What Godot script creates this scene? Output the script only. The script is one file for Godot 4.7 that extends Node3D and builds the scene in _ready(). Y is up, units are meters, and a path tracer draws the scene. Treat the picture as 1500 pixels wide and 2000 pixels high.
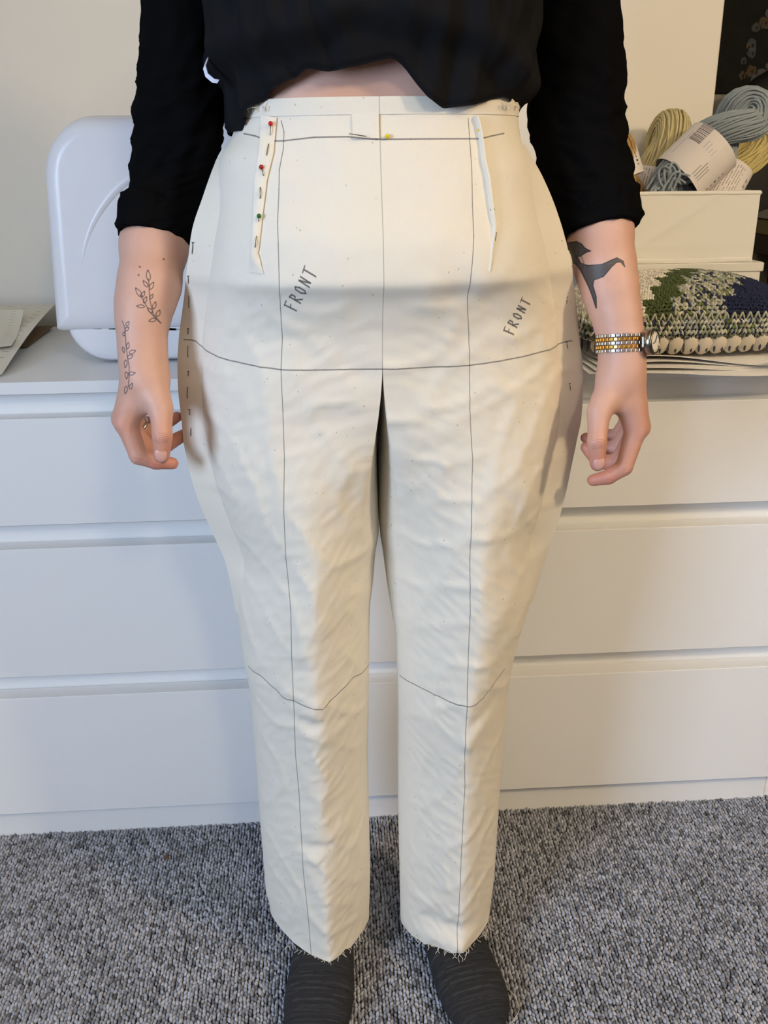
extends Node3D
# A sewing room: a person in a calico trousers toile stands before a white chest of drawers. Metres, y up, the chest's front face is z = 0.

class MB:
	# collects triangles (given counter-clockwise, stored clockwise) for one mesh
	var V := PackedVector3Array()
	var N := PackedVector3Array()
	var U := PackedVector2Array()
	var C := PackedColorArray()
	var I := PackedInt32Array()
	var col := Color.WHITE

	func v(p: Vector3, n := Vector3.UP, uv := Vector2.ZERO) -> int:
		V.append(p)
		N.append(n)
		U.append(uv)
		C.append(col)
		return V.size() - 1

	func tri(a: int, b: int, c: int) -> void:
		I.append(a)
		I.append(c)
		I.append(b)

	func out(a: int, b: int, c: int, d: int, dir: Vector3) -> void:
		var n := (V[b] - V[a]).cross(V[c] - V[a])
		if n.dot(dir) >= 0.0:
			tri(a, b, c)
			if d >= 0:
				tri(a, c, d)
		else:
			tri(a, c, b)
			if d >= 0:
				tri(a, d, c)

	func box(c: Vector3, s: Vector3, r := 0.0015, b := Basis.IDENTITY) -> void:
		var h := s / 2.0
		r = minf(r, minf(h.x, minf(h.y, h.z)) * 0.9)
		var first := V.size()
		for k in 8:
			var sg := Vector3(1 if k & 1 else -1, 1 if k & 2 else -1, 1 if k & 4 else -1)
			for a in 3:
				var p := (h - Vector3(r, r, r)) * sg
				p[a] = h[a] * sg[a]
				var n := Vector3.ZERO
				n[a] = sg[a]
				v(c + b * p, b * n, Vector2(p.x + p.z, p.y))
		for a in 3:
			var b1 := 1 << ((a + 1) % 3)
			var b2 := 1 << ((a + 2) % 3)
			for sgn in 2:
				var k: int = (1 << a) * sgn
				var dir := Vector3.ZERO
				dir[a] = 1.0 if sgn else -1.0
				out(first + k * 3 + a, first + (k | b1) * 3 + a, first + (k | b1 | b2) * 3 + a, first + (k | b2) * 3 + a, b * dir)
		for a in 3:
			var a2 := (a + 1) % 3
			var along := 1 << ((a + 2) % 3)
			for s1 in 2:
				for s2 in 2:
					var k: int = (1 << a) * s1 + (1 << a2) * s2
					var dir := Vector3.ZERO
					dir[a] = 1.0 if s1 else -1.0
					dir[a2] = 1.0 if s2 else -1.0
					out(first + k * 3 + a, first + (k | along) * 3 + a, first + (k | along) * 3 + a2, first + k * 3 + a2, b * dir)
		for k in 8:
			out(first + k * 3, first + k * 3 + 1, first + k * 3 + 2, -1, b * Vector3(1 if k & 1 else -1, 1 if k & 2 else -1, 1 if k & 4 else -1))

	# rows of nu points each; closed: the last column joins the first. up > 0 / < 0 fixes the winding, 0 finds it by volume
	func grid(P: PackedVector3Array, nu: int, closed: bool, T := PackedVector2Array(), caps := 0, wind := 0) -> void:
		var nv := P.size() / nu
		var first := V.size()
		var i0 := I.size()
		for k in P.size():
			v(P[k], Vector3.ZERO, T[k] if T.size() else Vector2.ZERO)
		for j in nv - 1:
			for i in (nu if closed else nu - 1):
				var a := first + j * nu + i
				var b := first + j * nu + (i + 1) % nu
				tri(a, b, b + nu)
				tri(a, b + nu, a + nu)
		for e in 2:
			if caps & (1 << e):
				var row := first + (nv - 1) * nu * e
				var mid := Vector3.ZERO
				for i in nu:
					mid += V[row + i]
				var m := v(mid / nu, Vector3.ZERO, U[row])
				for i in nu:
					if e:
						tri(row + i, row + (i + 1) % nu, m)
					else:
						tri(row + (i + 1) % nu, row + i, m)
		var flip := wind < 0
		if wind == 0:
			var mid := Vector3.ZERO
			for k in range(first, V.size()):
				mid += V[k]
			mid /= V.size() - first
			var vol := 0.0
			for k in range(i0, I.size(), 3):
				vol += (V[I[k]] - mid).dot((V[I[k + 2]] - mid).cross(V[I[k + 1]] - mid))
			flip = vol < 0.0
		if flip:
			for k in range(i0, I.size(), 3):
				var t := I[k + 1]
				I[k + 1] = I[k + 2]
				I[k + 2] = t
		smooth(first, i0)

	func smooth(first: int, i0: int) -> void:
		for k in range(i0, I.size(), 3):
			var n := (V[I[k + 2]] - V[I[k]]).cross(V[I[k + 1]] - V[I[k]])
			N[I[k]] += n
			N[I[k + 1]] += n
			N[I[k + 2]] += n
		for k in range(first, V.size()):
			N[k] = N[k].normalized() if N[k].length_squared() > 1e-30 else Vector3.UP

	func tube(path: PackedVector3Array, rad: PackedFloat32Array, sides := 6, closed := false, caps := 3) -> void:
		var P := PackedVector3Array()
		var n := path.size()
		var t0 := (path[1] - path[0]).normalized()
		var x := t0.cross(Vector3.UP if absf(t0.y) < 0.9 else Vector3.RIGHT).normalized()
		for k in (n + 1 if closed else n):
			var a := path[(k - 1 + n) % n if closed else maxi(k - 1, 0)]
			var b := path[(k + 1) % n if closed else mini(k + 1, n - 1)]
			var t := (b - a).normalized()
			x = (x - t * x.dot(t)).normalized()
			var y := t.cross(x)
			var c := path[k % n]
			var r := rad[k % rad.size()]
			for i in sides:
				var f := TAU * i / sides
				P.append(c + (x * cos(f) + y * sin(f)) * r)
		grid(P, sides, true, PackedVector2Array(), 0 if closed else caps)

	func cyl(a: Vector3, b: Vector3, r: float, sides := 12) -> void:
		# a rod with softened ends
		var d := (b - a).normalized() * minf(r * 0.2, (b - a).length() * 0.2)
		tube(PackedVector3Array([a, a + d, b - d, b]), PackedFloat32Array([r * 0.82, r, r, r * 0.82]), sides)

	func ball(c: Vector3, s: Vector3, n := 10, b := Basis.IDENTITY) -> void:
		var P := PackedVector3Array()
		for j in n + 1:
			var th := PI * clampf(float(j) / n, 0.02, 0.98)
			for i in n * 2:
				var f := PI * i / n
				P.append(c + b * (Vector3(sin(th) * cos(f), cos(th), sin(th) * sin(f)) * s))
		grid(P, n * 2, true, PackedVector2Array(), 3)

	func mesh() -> ArrayMesh:
		var m := ArrayMesh.new()
		var a := []
		a.resize(Mesh.ARRAY_MAX)
		a[Mesh.ARRAY_VERTEX] = V
		a[Mesh.ARRAY_NORMAL] = N
		a[Mesh.ARRAY_TEX_UV] = U
		a[Mesh.ARRAY_COLOR] = C
		a[Mesh.ARRAY_INDEX] = I
		m.add_surface_from_arrays(Mesh.PRIMITIVE_TRIANGLES, a)
		return m


class Canvas:
	# a small painter for print, pencil and ink
	var w := 0
	var h := 0
	var d := PackedByteArray()

	func _init(ww: int, hh: int, c: Color) -> void:
		w = ww
		h = hh
		var im := Image.create(w, h, false, Image.FORMAT_RGB8)
		im.fill(c)
		d = im.get_data()

	func px(x: int, y: int, c: Color, a: float) -> void:
		if x < 0 or y < 0 or x >= w or y >= h or a <= 0.0:
			return
		var k := (y * w + x) * 3
		d[k] = int(lerpf(d[k], c.r8, a))
		d[k + 1] = int(lerpf(d[k + 1], c.g8, a))
		d[k + 2] = int(lerpf(d[k + 2], c.b8, a))

	func seg(a: Vector2, b: Vector2, wd: float, c: Color, al := 1.0) -> void:
		var r := wd / 2.0 + 1.0
		var ab := b - a
		var l2 := maxf(ab.length_squared(), 1e-6)
		for y in range(int(minf(a.y, b.y) - r), int(maxf(a.y, b.y) + r) + 1):
			for x in range(int(minf(a.x, b.x) - r), int(maxf(a.x, b.x) + r) + 1):
				var p := Vector2(x + 0.5, y + 0.5)
				var t := clampf((p - a).dot(ab) / l2, 0.0, 1.0)
				px(x, y, c, clampf(wd / 2.0 + 0.5 - p.distance_to(a + ab * t), 0.0, 1.0) * al)

	func line(pts: Array, wd: float, c: Color, al := 1.0) -> void:
		for k in pts.size() - 1:
			seg(pts[k], pts[k + 1], wd, c, al)

	func poly(pts: PackedVector2Array, c: Color, al := 1.0) -> void:
		var lo := pts[0]
		var hi := pts[0]
		for p in pts:
			lo = lo.min(p)
			hi = hi.max(p)
		for y in range(int(lo.y), int(hi.y) + 2):
			for x in range(int(lo.x), int(hi.x) + 2):
				if Geometry2D.is_point_in_polygon(Vector2(x + 0.5, y + 0.5), pts):
					px(x, y, c, al)

	func rect(x0: float, y0: float, x1: float, y1: float, c: Color, al := 1.0) -> void:
		for y in range(int(y0), int(y1)):
			for x in range(int(x0), int(x1)):
				px(x, y, c, al)

	func grain(amount: float, r: RandomNumberGenerator) -> void:
		for k in range(0, d.size(), 3):
			var f := 1.0 + r.randf_range(-amount, amount)
			d[k] = mini(255, int(d[k] * f))
			d[k + 1] = mini(255, int(d[k + 1] * f))
			d[k + 2] = mini(255, int(d[k + 2] * f))

	func texture() -> ImageTexture:
		return ImageTexture.create_from_image(Image.create_from_data(w, h, false, Image.FORMAT_RGB8, d))


var rng := RandomNumberGenerator.new()
var names := {}


func mat(c: Color, rough := 0.6, tex: Texture2D = null, metal := 0.0) -> StandardMaterial3D:
	var m := StandardMaterial3D.new()
	m.albedo_color = c
	m.roughness = rough
	m.metallic = metal
	m.albedo_texture = tex
	return m


func tinted(rough := 0.9) -> StandardMaterial3D:
	var m := mat(Color.WHITE, rough)
	m.vertex_color_use_as_albedo = true
	return m


func bump(m: StandardMaterial3D, freq: float, cm: float, per_metre: float, kind := FastNoiseLite.TYPE_SIMPLEX) -> StandardMaterial3D:
	var f := FastNoiseLite.new()
	f.seed = 7
	f.noise_type = kind
	f.frequency = freq
	f.fractal_octaves = 3
	var t := NoiseTexture2D.new()
	t.width = 256
	t.height = 256
	t.seamless = true
	t.noise = f
	m.heightmap_enabled = true
	m.heightmap_texture = t
	m.heightmap_scale = cm
	m.uv1_triplanar = true
	m.uv1_world_triplanar = true
	m.uv1_scale = Vector3.ONE * per_metre
	return m


func numbered(called: String) -> String:
	var n: int = names.get(called, 0)
	names[called] = n + 1
	return called if n == 0 else "%s_%03d" % [called, n]


func tag(o: Node3D, label: String, category: String, group := "") -> Node3D:
	o.set_meta("label", label)
	o.set_meta("category", category)
	if group:
		o.set_meta("group", group)
	return o


func thing(called: String, label: String, category: String, at := Vector3.ZERO, group := "") -> Node3D:
	var o := Node3D.new()
	o.name = numbered(called)
	add_child(o)
	o.position = at
	return tag(o, label, category, group)


func part(called: String, b: MB, m: Material, parent: Node3D = null, label := "") -> MeshInstance3D:
	return part_mesh(called, b.mesh(), m, parent, label)


func part_mesh(called: String, mesh: Mesh, m: Material, parent: Node3D = null, label := "") -> MeshInstance3D:
	var o := MeshInstance3D.new()
	o.name = called if parent else numbered(called)
	o.mesh = mesh
	o.material_override = m
	if parent:
		parent.add_child(o, true)
	else:
		add_child(o)
	if label:
		o.set_meta("label", label)
	return o


func struct(called: String, b: MB, m: Material) -> MeshInstance3D:
	var o := part(called, b, m)
	o.set_meta("kind", "structure")
	return o


func spl(T: Array, h: float) -> float:
	# monotone cubic through (height, value) knots
	var n := T.size()
	if h <= T[0].x:
		return T[0].y
	if h >= T[n - 1].x:
		return T[n - 1].y
	var i := 0
	while T[i + 1].x < h:
		i += 1
	var d: float = T[i + 1].x - T[i].x
	var t: float = (h - T[i].x) / d
	var t2: float = t * t
	var t3: float = t2 * t
	return (2 * t3 - 3 * t2 + 1) * T[i].y + (t3 - 2 * t2 + t) * d * slope(T, i) + (-2 * t3 + 3 * t2) * T[i + 1].y + (t3 - t2) * d * slope(T, i + 1)


func slope(T: Array, k: int) -> float:
	var n := T.size()
	if k == 0 or k == n - 1:
		var q := 1 if k == 0 else k
		return (T[q].y - T[q - 1].y) / (T[q].x - T[q - 1].x)
	var a: float = (T[k].y - T[k - 1].y) / (T[k].x - T[k - 1].x)
	var b: float = (T[k + 1].y - T[k].y) / (T[k + 1].x - T[k].x)
	return 0.0 if a * b <= 0.0 else 2 * a * b / (a + b)


# bones: [from, to, radius, radius, blend, tint]; a smooth union of tapered capsules, meshed as surface nets into b
func nets(b: MB, bones: Array, cell: float, soften := 1) -> int:
	var lo := Vector3.ONE * 1e3
	var hi := -lo
	for q in bones:
		var r: float = maxf(q[2], q[3]) + q[4] + cell * 3.0
		lo = lo.min(q[0] - Vector3.ONE * r).min(q[1] - Vector3.ONE * r)
		hi = hi.max(q[0] + Vector3.ONE * r).max(q[1] + Vector3.ONE * r)
	var nx := int((hi.x - lo.x) / cell) + 2
	var ny := int((hi.y - lo.y) / cell) + 2
	var nz := int((hi.z - lo.z) / cell) + 2
	var F := PackedFloat32Array()
	F.resize(nx * ny * nz)
	F.fill(1.0)
	for q in bones:
		var A: Vector3 = q[0]
		var ba: Vector3 = q[1] - A
		var bb := maxf(ba.length_squared(), 1e-9)
		var ra: float = q[2]
		var rb: float = q[3]
		var kk: float = q[4]
		var rr := Vector3.ONE * (maxf(ra, rb) + kk + cell * 2.0)
		var l := ((A.min(q[1]) - rr - lo) / cell).max(Vector3.ZERO)
		var u := ((A.max(q[1]) + rr - lo) / cell).min(Vector3(nx - 1, ny - 1, nz - 1))
		for z in range(int(l.z), int(u.z) + 1):
			for y in range(int(l.y), int(u.y) + 1):
				var row := (z * ny + y) * nx
				for x in range(int(l.x), int(u.x) + 1):
					var pa := lo + Vector3(x, y, z) * cell - A
					var t := clampf(pa.dot(ba) / bb, 0.0, 1.0)
					var dd := (pa - ba * t).length() - lerpf(ra, rb, t)
					var o := F[row + x]
					var hh := maxf(kk - absf(o - dd), 0.0) / kk
					F[row + x] = minf(o, dd) - hh * hh * kk * 0.25
	var first := b.V.size()
	var i0 := b.I.size()
	var ids := {}
	var offs := PackedInt32Array([0, 1, nx, nx + 1, nx * ny, nx * ny + 1, nx * ny + nx, nx * ny + nx + 1])
	var cells := PackedInt32Array()
	for z in nz - 1:
		for y in ny - 1:
			for x in nx - 1:
				var k := (z * ny + y) * nx + x
				var s := 0
				for c in 8:
					if F[k + offs[c]] < 0.0:
						s += 1
				if s == 0 or s == 8:
					continue
				var sum := Vector3.ZERO
				var cnt := 0
				for e in [[0, 1], [2, 3], [4, 5], [6, 7], [0, 2], [1, 3], [4, 6], [5, 7], [0, 4], [1, 5], [2, 6], [3, 7]]:
					var fa := F[k + offs[e[0]]]
					var fb := F[k + offs[e[1]]]
					if (fa < 0.0) != (fb < 0.0):
						var t := fa / (fa - fb)
						var pa := Vector3(e[0] & 1, (e[0] >> 1) & 1, e[0] >> 2)
						var pb := Vector3(e[1] & 1, (e[1] >> 1) & 1, e[1] >> 2)
						sum += pa.lerp(pb, t)
						cnt += 1
				var p := lo + (Vector3(x, y, z) + sum / cnt) * cell
				var best := 1e9
				for q in bones:
					var ba: Vector3 = q[1] - q[0]
					var t := clampf((p - q[0]).dot(ba) / maxf(ba.length_squared(), 1e-9), 0.0, 1.0)
					var dd: float = absf((p - q[0] - ba * t).length() - lerpf(q[2], q[3], t))
					if dd < best:
						best = dd
						b.col = (q[5] as Color).lerp(q[6] if q.size() > 6 else q[5], t)
				ids[k] = b.v(p, Vector3.ZERO)
				cells.append(k)
	b.col = Color.WHITE
	var st := [1, nx, nx * ny]
	for k in cells:
		for a in 3:
			var k2: int = k + st[a]
			if (F[k] < 0.0) == (F[k2] < 0.0):
				continue
			var u: int = st[(a + 1) % 3]
			var w: int = st[(a + 2) % 3]
			if not (ids.has(k - u) and ids.has(k - w) and ids.has(k - u - w)):
				continue
			if F[k] < 0.0:
				b.tri(ids[k], ids[k - u], ids[k - u - w])
				b.tri(ids[k], ids[k - u - w], ids[k - w])
			else:
				b.tri(ids[k], ids[k - u - w], ids[k - u])
				b.tri(ids[k], ids[k - w], ids[k - u - w])
	for pass_ in soften:
		var S := PackedVector3Array()
		S.resize(b.V.size() - first)
		var cn := PackedInt32Array()
		cn.resize(S.size())
		for k in range(i0, b.I.size(), 3):
			for e in 3:
				var i := b.I[k + e]
				S[i - first] += b.V[b.I[k + (e + 1) % 3]] + b.V[b.I[k + (e + 2) % 3]]
				cn[i - first] += 2
		for i in S.size():
			if cn[i]:
				b.V[first + i] = b.V[first + i].lerp(S[i] / cn[i], 0.5)
	b.smooth(first, i0)
	return first


# an open sheet of cloth or paper with thickness: rows of nu points
func sheet(b: MB, P: PackedVector3Array, nu: int, thick: float, T := PackedVector2Array()) -> void:
	var tmp := MB.new()
	tmp.grid(P, nu, false, T, 0, 1)
	var Q := PackedVector3Array()
	for k in P.size():
		Q.append(P[k] - tmp.N[k] * thick)
	b.grid(P, nu, false, T, 0, 1)
	b.grid(Q, nu, false, T, 0, -1)
	var nv := P.size() / nu
	var rim := PackedInt32Array()
	for i in nu:
		rim.append(i)
	for j in range(1, nv):
		rim.append(j * nu + nu - 1)
	for i in range(nu - 2, -1, -1):
		rim.append((nv - 1) * nu + i)
	for j in range(nv - 2, 0, -1):
		rim.append(j * nu)
	var R := PackedVector3Array()
	var RT := PackedVector2Array()
	for k in rim:
		R.append(P[k])
		RT.append(T[k] if T.size() else Vector2.ZERO)
	for k in rim:
		R.append(Q[k])
		RT.append(T[k] if T.size() else Vector2.ZERO)
	b.grid(R, rim.size(), true, RT, 0, 1)

func _ready() -> void:
	# camera, sky, exposure, lights
	var cam := Camera3D.new()
	cam.name = "camera"
	add_child(cam)
	cam.position = Vector3(0, 1.0595, 1.2851)
	cam.rotation = Vector3(-0.3616, -0.0585, -0.0121)
	cam.fov = 58.11
	cam.near = 0.02
	cam.current = true
	var env := Environment.new()
	var sky := Sky.new()
	var sm := ProceduralSkyMaterial.new()
	sm.sky_top_color = Color(0.55, 0.68, 0.9)
	sm.sky_horizon_color = Color(0.75, 0.82, 0.92)
	sm.ground_bottom_color = Color(0.3, 0.32, 0.35)
	sm.ground_horizon_color = Color(0.6, 0.65, 0.72)
	sky.sky_material = sm
	env.background_mode = Environment.BG_SKY
	env.sky = sky
	env.tonemap_mode = Environment.TONE_MAPPER_LINEAR
	env.tonemap_exposure = 1.0
	env.sdfgi_enabled = true
	env.ssao_enabled = true
	env.ssil_enabled = true
	var we := WorldEnvironment.new()
	we.name = "surroundings"
	we.environment = env
	add_child(we)
	# daylight through the window in the left wall
	var day := AreaLight3D.new()
	day.name = "window_daylight"
	day.area_size = Vector2(1.1, 1.0)
	day.light_color = Color(0.775, 0.87, 1.0)
	day.light_energy = 8.9
	day.shadow_enabled = true
	add_child(day)
	day.position = Vector3(-1.86, 1.3, 2.35)
	day.rotation = Vector3(0, -PI / 2, 0)
	# two warm ceiling lamps, one behind the camera and one to its right
	ceiling_lamp(Vector3(0.5, 2.2, 2.4), 0.75, Color(1.0, 0.94, 0.82), "round opal glass lamp hanging from the ceiling behind the camera")
	ceiling_lamp(Vector3(1.9, 2.1, 1.8), 2.35, Color(1.0, 0.89, 0.72), "round opal glass lamp hanging from the ceiling near the right wall")

	room()
	chest()
	materials()
	floor_carpet()
	carpet_bits()
	alcove()
	machine_case()
	pattern_papers()
	paper_sheets()
	storage_boxes()
	yarn()
	cushion()
	person()
	pins()


func ceiling_lamp(at: Vector3, energy: float, tone: Color, label: String) -> void:
	var t := thing("ceiling_lamp", label, "lamp", at)
	var g := mat(Color(1, 0.93, 0.8), 0.4)
	g.emission_enabled = true
	g.emission = tone
	g.emission_energy_multiplier = 3.0
	var b := MB.new()
	b.ball(Vector3.ZERO, Vector3(0.13, 0.13, 0.13), 14)
	part("lamp_globe", b, g, t)
	b = MB.new()
	b.cyl(Vector3(0, 0.12, 0), Vector3(0, 0.37, 0), 0.008)
	b.cyl(Vector3(0, 0.37, 0), Vector3(0, 0.4, 0), 0.06, 24)
	part("rod", b, mat(Color(0.85, 0.85, 0.85), 0.3, null, 0.8), t)
	var l := OmniLight3D.new()
	l.name = "lamp_light"
	l.light_color = tone
	l.light_energy = energy
	l.light_size = 0.12
	l.omni_range = 12.0
	l.omni_attenuation = 2.0
	l.shadow_enabled = true
	t.add_child(l)


var calico: StandardMaterial3D
var calico_plain: StandardMaterial3D
var white_paint: StandardMaterial3D
var black_knit: StandardMaterial3D
var black_jersey: StandardMaterial3D
var paper: StandardMaterial3D
var steel: StandardMaterial3D


func room() -> void:
	var cream := mat(Color(0.87, 0.845, 0.79), 0.9)
	bump(cream, 0.03, 0.03, 3.0)
	var b := MB.new()
	b.box(Vector3(0.35, -0.1, 0.3), Vector3(4.7, 0.2, 6.4), 0.001)
	struct("floor", b, mat(Color(0.2, 0.2, 0.22), 0.95))
	b = MB.new()
	b.box(Vector3(0.35, 2.56, 0.3), Vector3(4.7, 0.12, 6.4), 0.001)
	struct("ceiling", b, mat(Color(0.78, 0.76, 0.73), 0.9))
	b = MB.new()
	b.box(Vector3(-0.8, 1.25, -0.56), Vector3(2.2, 2.5, 0.14), 0.004)
	struct("wall_back", b, cream)
	b = MB.new()
	b.box(Vector3(0.505, 1.25, -0.56), Vector3(0.41, 2.5, 0.142), 0.004)
	struct("wall_end", b, mat(Color(0.96, 0.945, 0.91), 0.85))
	b = MB.new()
	b.box(Vector3(0.35, 1.25, -2.85), Vector3(4.7, 2.5, 0.1), 0.002)
	struct("wall_far", b, cream)
	b = MB.new()
	b.box(Vector3(2.65, 1.25, 0.3), Vector3(0.1, 2.5, 6.4), 0.002)
	struct("wall_right", b, mat(Color(0.5, 0.47, 0.44), 0.9))
	b = MB.new()
	b.box(Vector3(0.35, 1.25, 3.45), Vector3(4.7, 2.5, 0.1), 0.002)
	struct("wall_rear", b, mat(Color(0.5, 0.47, 0.44), 0.9))
	# left wall with a window opening: z 1.75 to 2.95, y 0.75 to 1.85
	b = MB.new()
	b.box(Vector3(-1.95, 1.25, -0.55), Vector3(0.1, 2.5, 4.6), 0.002)
	b.box(Vector3(-1.95, 1.25, 3.23), Vector3(0.1, 2.5, 0.55), 0.002)
	b.box(Vector3(-1.95, 0.375, 2.352), Vector3(0.1, 0.75, 1.21), 0.002)
	b.box(Vector3(-1.95, 2.175, 2.352), Vector3(0.1, 0.65, 1.21), 0.002)
	struct("wall_left", b, mat(Color(0.56, 0.54, 0.52), 0.9))
	var wf := MB.new()
	for y in [0.77, 1.83]:
		wf.box(Vector3(-1.95, y, 2.352), Vector3(0.06, 0.05, 1.2), 0.004)
	for z in [1.772, 2.352, 2.932]:
		wf.box(Vector3(-1.95, 1.3, z), Vector3(0.06, 1.02, 0.05), 0.004)
	var w := struct("window_1", wf, mat(Color(0.93, 0.93, 0.92), 0.4))
	var glass := mat(Color(1, 1, 1, 0.06), 0.03)
	glass.transparency = BaseMaterial3D.TRANSPARENCY_ALPHA
	for z in [2.062, 2.642]:
		var p := MB.new()
		p.box(Vector3(-1.95, 1.3, z), Vector3(0.006, 1.0, 0.53), 0.001)
		part("window_pane", p, glass, w)
	b = MB.new()
	b.box(Vector3(-1.87, 0.735, 2.352), Vector3(0.14, 0.03, 1.34), 0.006)
	struct("trim_1", b, mat(Color(0.93, 0.93, 0.92), 0.4))


func chest() -> void:
	white_paint = mat(Color(0.935, 0.935, 0.93), 0.42)
	var cx := -0.04
	var t := thing("chest_of_drawers", "long low white chest of drawers with handle-free fronts behind the person", "chest of drawers", Vector3(cx, 0, 0))
	var b := MB.new()
	b.box(Vector3(0, 0.773, -0.24), Vector3(1.6, 0.018, 0.48), 0.0012)
	part("top_panel", b, white_paint, t)
	for s in [-1, 1]:
		b = MB.new()
		b.box(Vector3(s * 0.791, 0.382, -0.25), Vector3(0.018, 0.764, 0.46), 0.001)
		part("side_panel", b, white_paint, t)
	b = MB.new()
	b.box(Vector3(0, 0.4, -0.25), Vector3(0.018, 0.728, 0.43), 0.001)
	part("divider_panel", b, white_paint, t)
	b = MB.new()
	b.box(Vector3(0, 0.4, -0.475), Vector3(1.56, 0.728, 0.008), 0.001)
	part("back_panel", b, white_paint, t)
	b = MB.new()
	b.box(Vector3(0, 0.034, -0.026), Vector3(1.564, 0.066, 0.018), 0.001)
	part("plinth", b, white_paint, t)
	var rows := [[0.730, 0.569], [0.5325, 0.3165], [0.2795, 0.0593]]
	var tops := [0.762, 0.569, 0.3165]
	for s in [-1, 1]:
		for k in 3:
			var hi: float = rows[k][0]
			var lo: float = rows[k][1]
			b = MB.new()
			b.box(Vector3(s * 0.3992, (hi + lo) / 2, -0.015), Vector3(0.7955, hi - lo, 0.03), 0.0014)
			var d := part("drawer", b, white_paint, t)
			# the grip rail set back above each front, and the drawer box
			b = MB.new()
			b.box(Vector3(s * 0.394, (tops[k] + hi) / 2 - 0.012, -0.0375), Vector3(0.768, tops[k] - hi + 0.05, 0.012), 0.001)
			part("grip_rail", b, white_paint, d)
			b = MB.new()
			b.box(Vector3(s * 0.39, lo + 0.06, -0.25), Vector3(0.74, 0.1, 0.4), 0.001)
			part("drawer_box", b, white_paint, d)


func materials() -> void:
	calico_plain = mat(Color(0.89, 0.863, 0.805), 0.85)
	black_knit = mat(Color(0.055, 0.055, 0.06), 1.0)
	black_knit.metallic_specular = 0.1
	black_knit.rim_enabled = false
	bump(black_knit, 0.2, 0.02, 30.0)
	black_jersey = mat(Color(0.105, 0.105, 0.112), 1.0)
	black_jersey.metallic_specular = 0.15
	paper = mat(Color(0.93, 0.92, 0.9), 0.7)
	steel = mat(Color(0.75, 0.74, 0.72), 0.25, null, 1.0)


func floor_carpet() -> void:
	# ribbed loop carpet: rows of slanted yarn loops running away from the camera
	var b := MB.new()
	b.ball(Vector3(0, 0.0025, 0), Vector3(0.0024, 0.0037, 0.0043), 5, Basis(Vector3.RIGHT, -0.35))
	var mm := MultiMesh.new()
	mm.transform_format = MultiMesh.TRANSFORM_3D
	mm.use_colors = true
	mm.mesh = b.mesh()
	var nx := 520
	var nz := 190
	mm.instance_count = nx * nz
	var fl := FastNoiseLite.new()
	fl.seed = 3
	fl.frequency = 14.0
	rng.seed = 11
	var k := 0
	for i in nx:
		for j in nz:
			var x := -1.25 + i * 0.0048 + rng.randf_range(-0.0009, 0.0009)
			var z := -0.02 + j * 0.0066 + (0.0033 if i & 1 else 0.0) + rng.randf_range(-0.0012, 0.0012)
			var s := rng.randf_range(0.85, 1.15)
			var bs := Basis(Vector3.UP, rng.randf_range(-0.35, 0.35) + (0.22 if i & 1 else -0.22)) * Basis(Vector3.RIGHT, rng.randf_range(-0.25, 0.25)) * Basis.from_scale(Vector3(s, s * rng.randf_range(0.8, 1.2), s))
			mm.set_instance_transform(k, Transform3D(bs, Vector3(x, 0.0, z)))
			var v := 0.35 + 0.1 * fl.get_noise_2d(x, z) + rng.randf_range(-0.1, 0.13)
			if rng.randf() < 0.16:
				v *= 0.45
			mm.set_instance_color(k, Color(v * 0.95, v * 0.97, v * 1.06))
			k += 1
	var o := MultiMeshInstance3D.new()
	o.name = "carpet"
	o.multimesh = mm
	o.material_override = tinted(0.95)
	add_child(o)
	tag(o, "ribbed grey loop-pile carpet covering the floor", "carpet")
	o.set_meta("kind", "stuff")


func carpet_bits() -> void:
	var b := MB.new()
	var path := PackedVector3Array()
	for k in 14:
		var f := k / 13.0
		path.append(Vector3(0.212 + 0.02 * sin(f * 2.6) - 0.012 * f, 0.0075 + 0.002 * sin(f * 9.0), 0.352 + 0.055 * f))
	b.tube(path, PackedFloat32Array([0.0005]), 5)
	tag(part("thread", b, calico_plain), "loose cream thread lying on the carpet beside the right-hand sock", "thread")
	b = MB.new()
	var c := Color(0.3, 0.18, 0.1)
	nets(b, [[Vector3(-0.293, 0.006, 0.058), Vector3(-0.287, 0.007, 0.062), 0.003, 0.002, 0.002, c], [Vector3(-0.292, 0.007, 0.063), Vector3(-0.288, 0.008, 0.056), 0.0016, 0.0016, 0.002, c]], 0.001)
	tag(part("lint", b, mat(Color(0.4, 0.28, 0.2), 0.95)), "tiny brown fluff of lint on the carpet before the chest", "lint")
	b = MB.new()
	b.cyl(Vector3(-0.218, 0.008, 0.254), Vector3(-0.214, 0.0085, 0.251), 0.0011, 6)
	tag(part("lint", b, paper), "tiny white scrap on the carpet left of the trousers", "lint")


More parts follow.
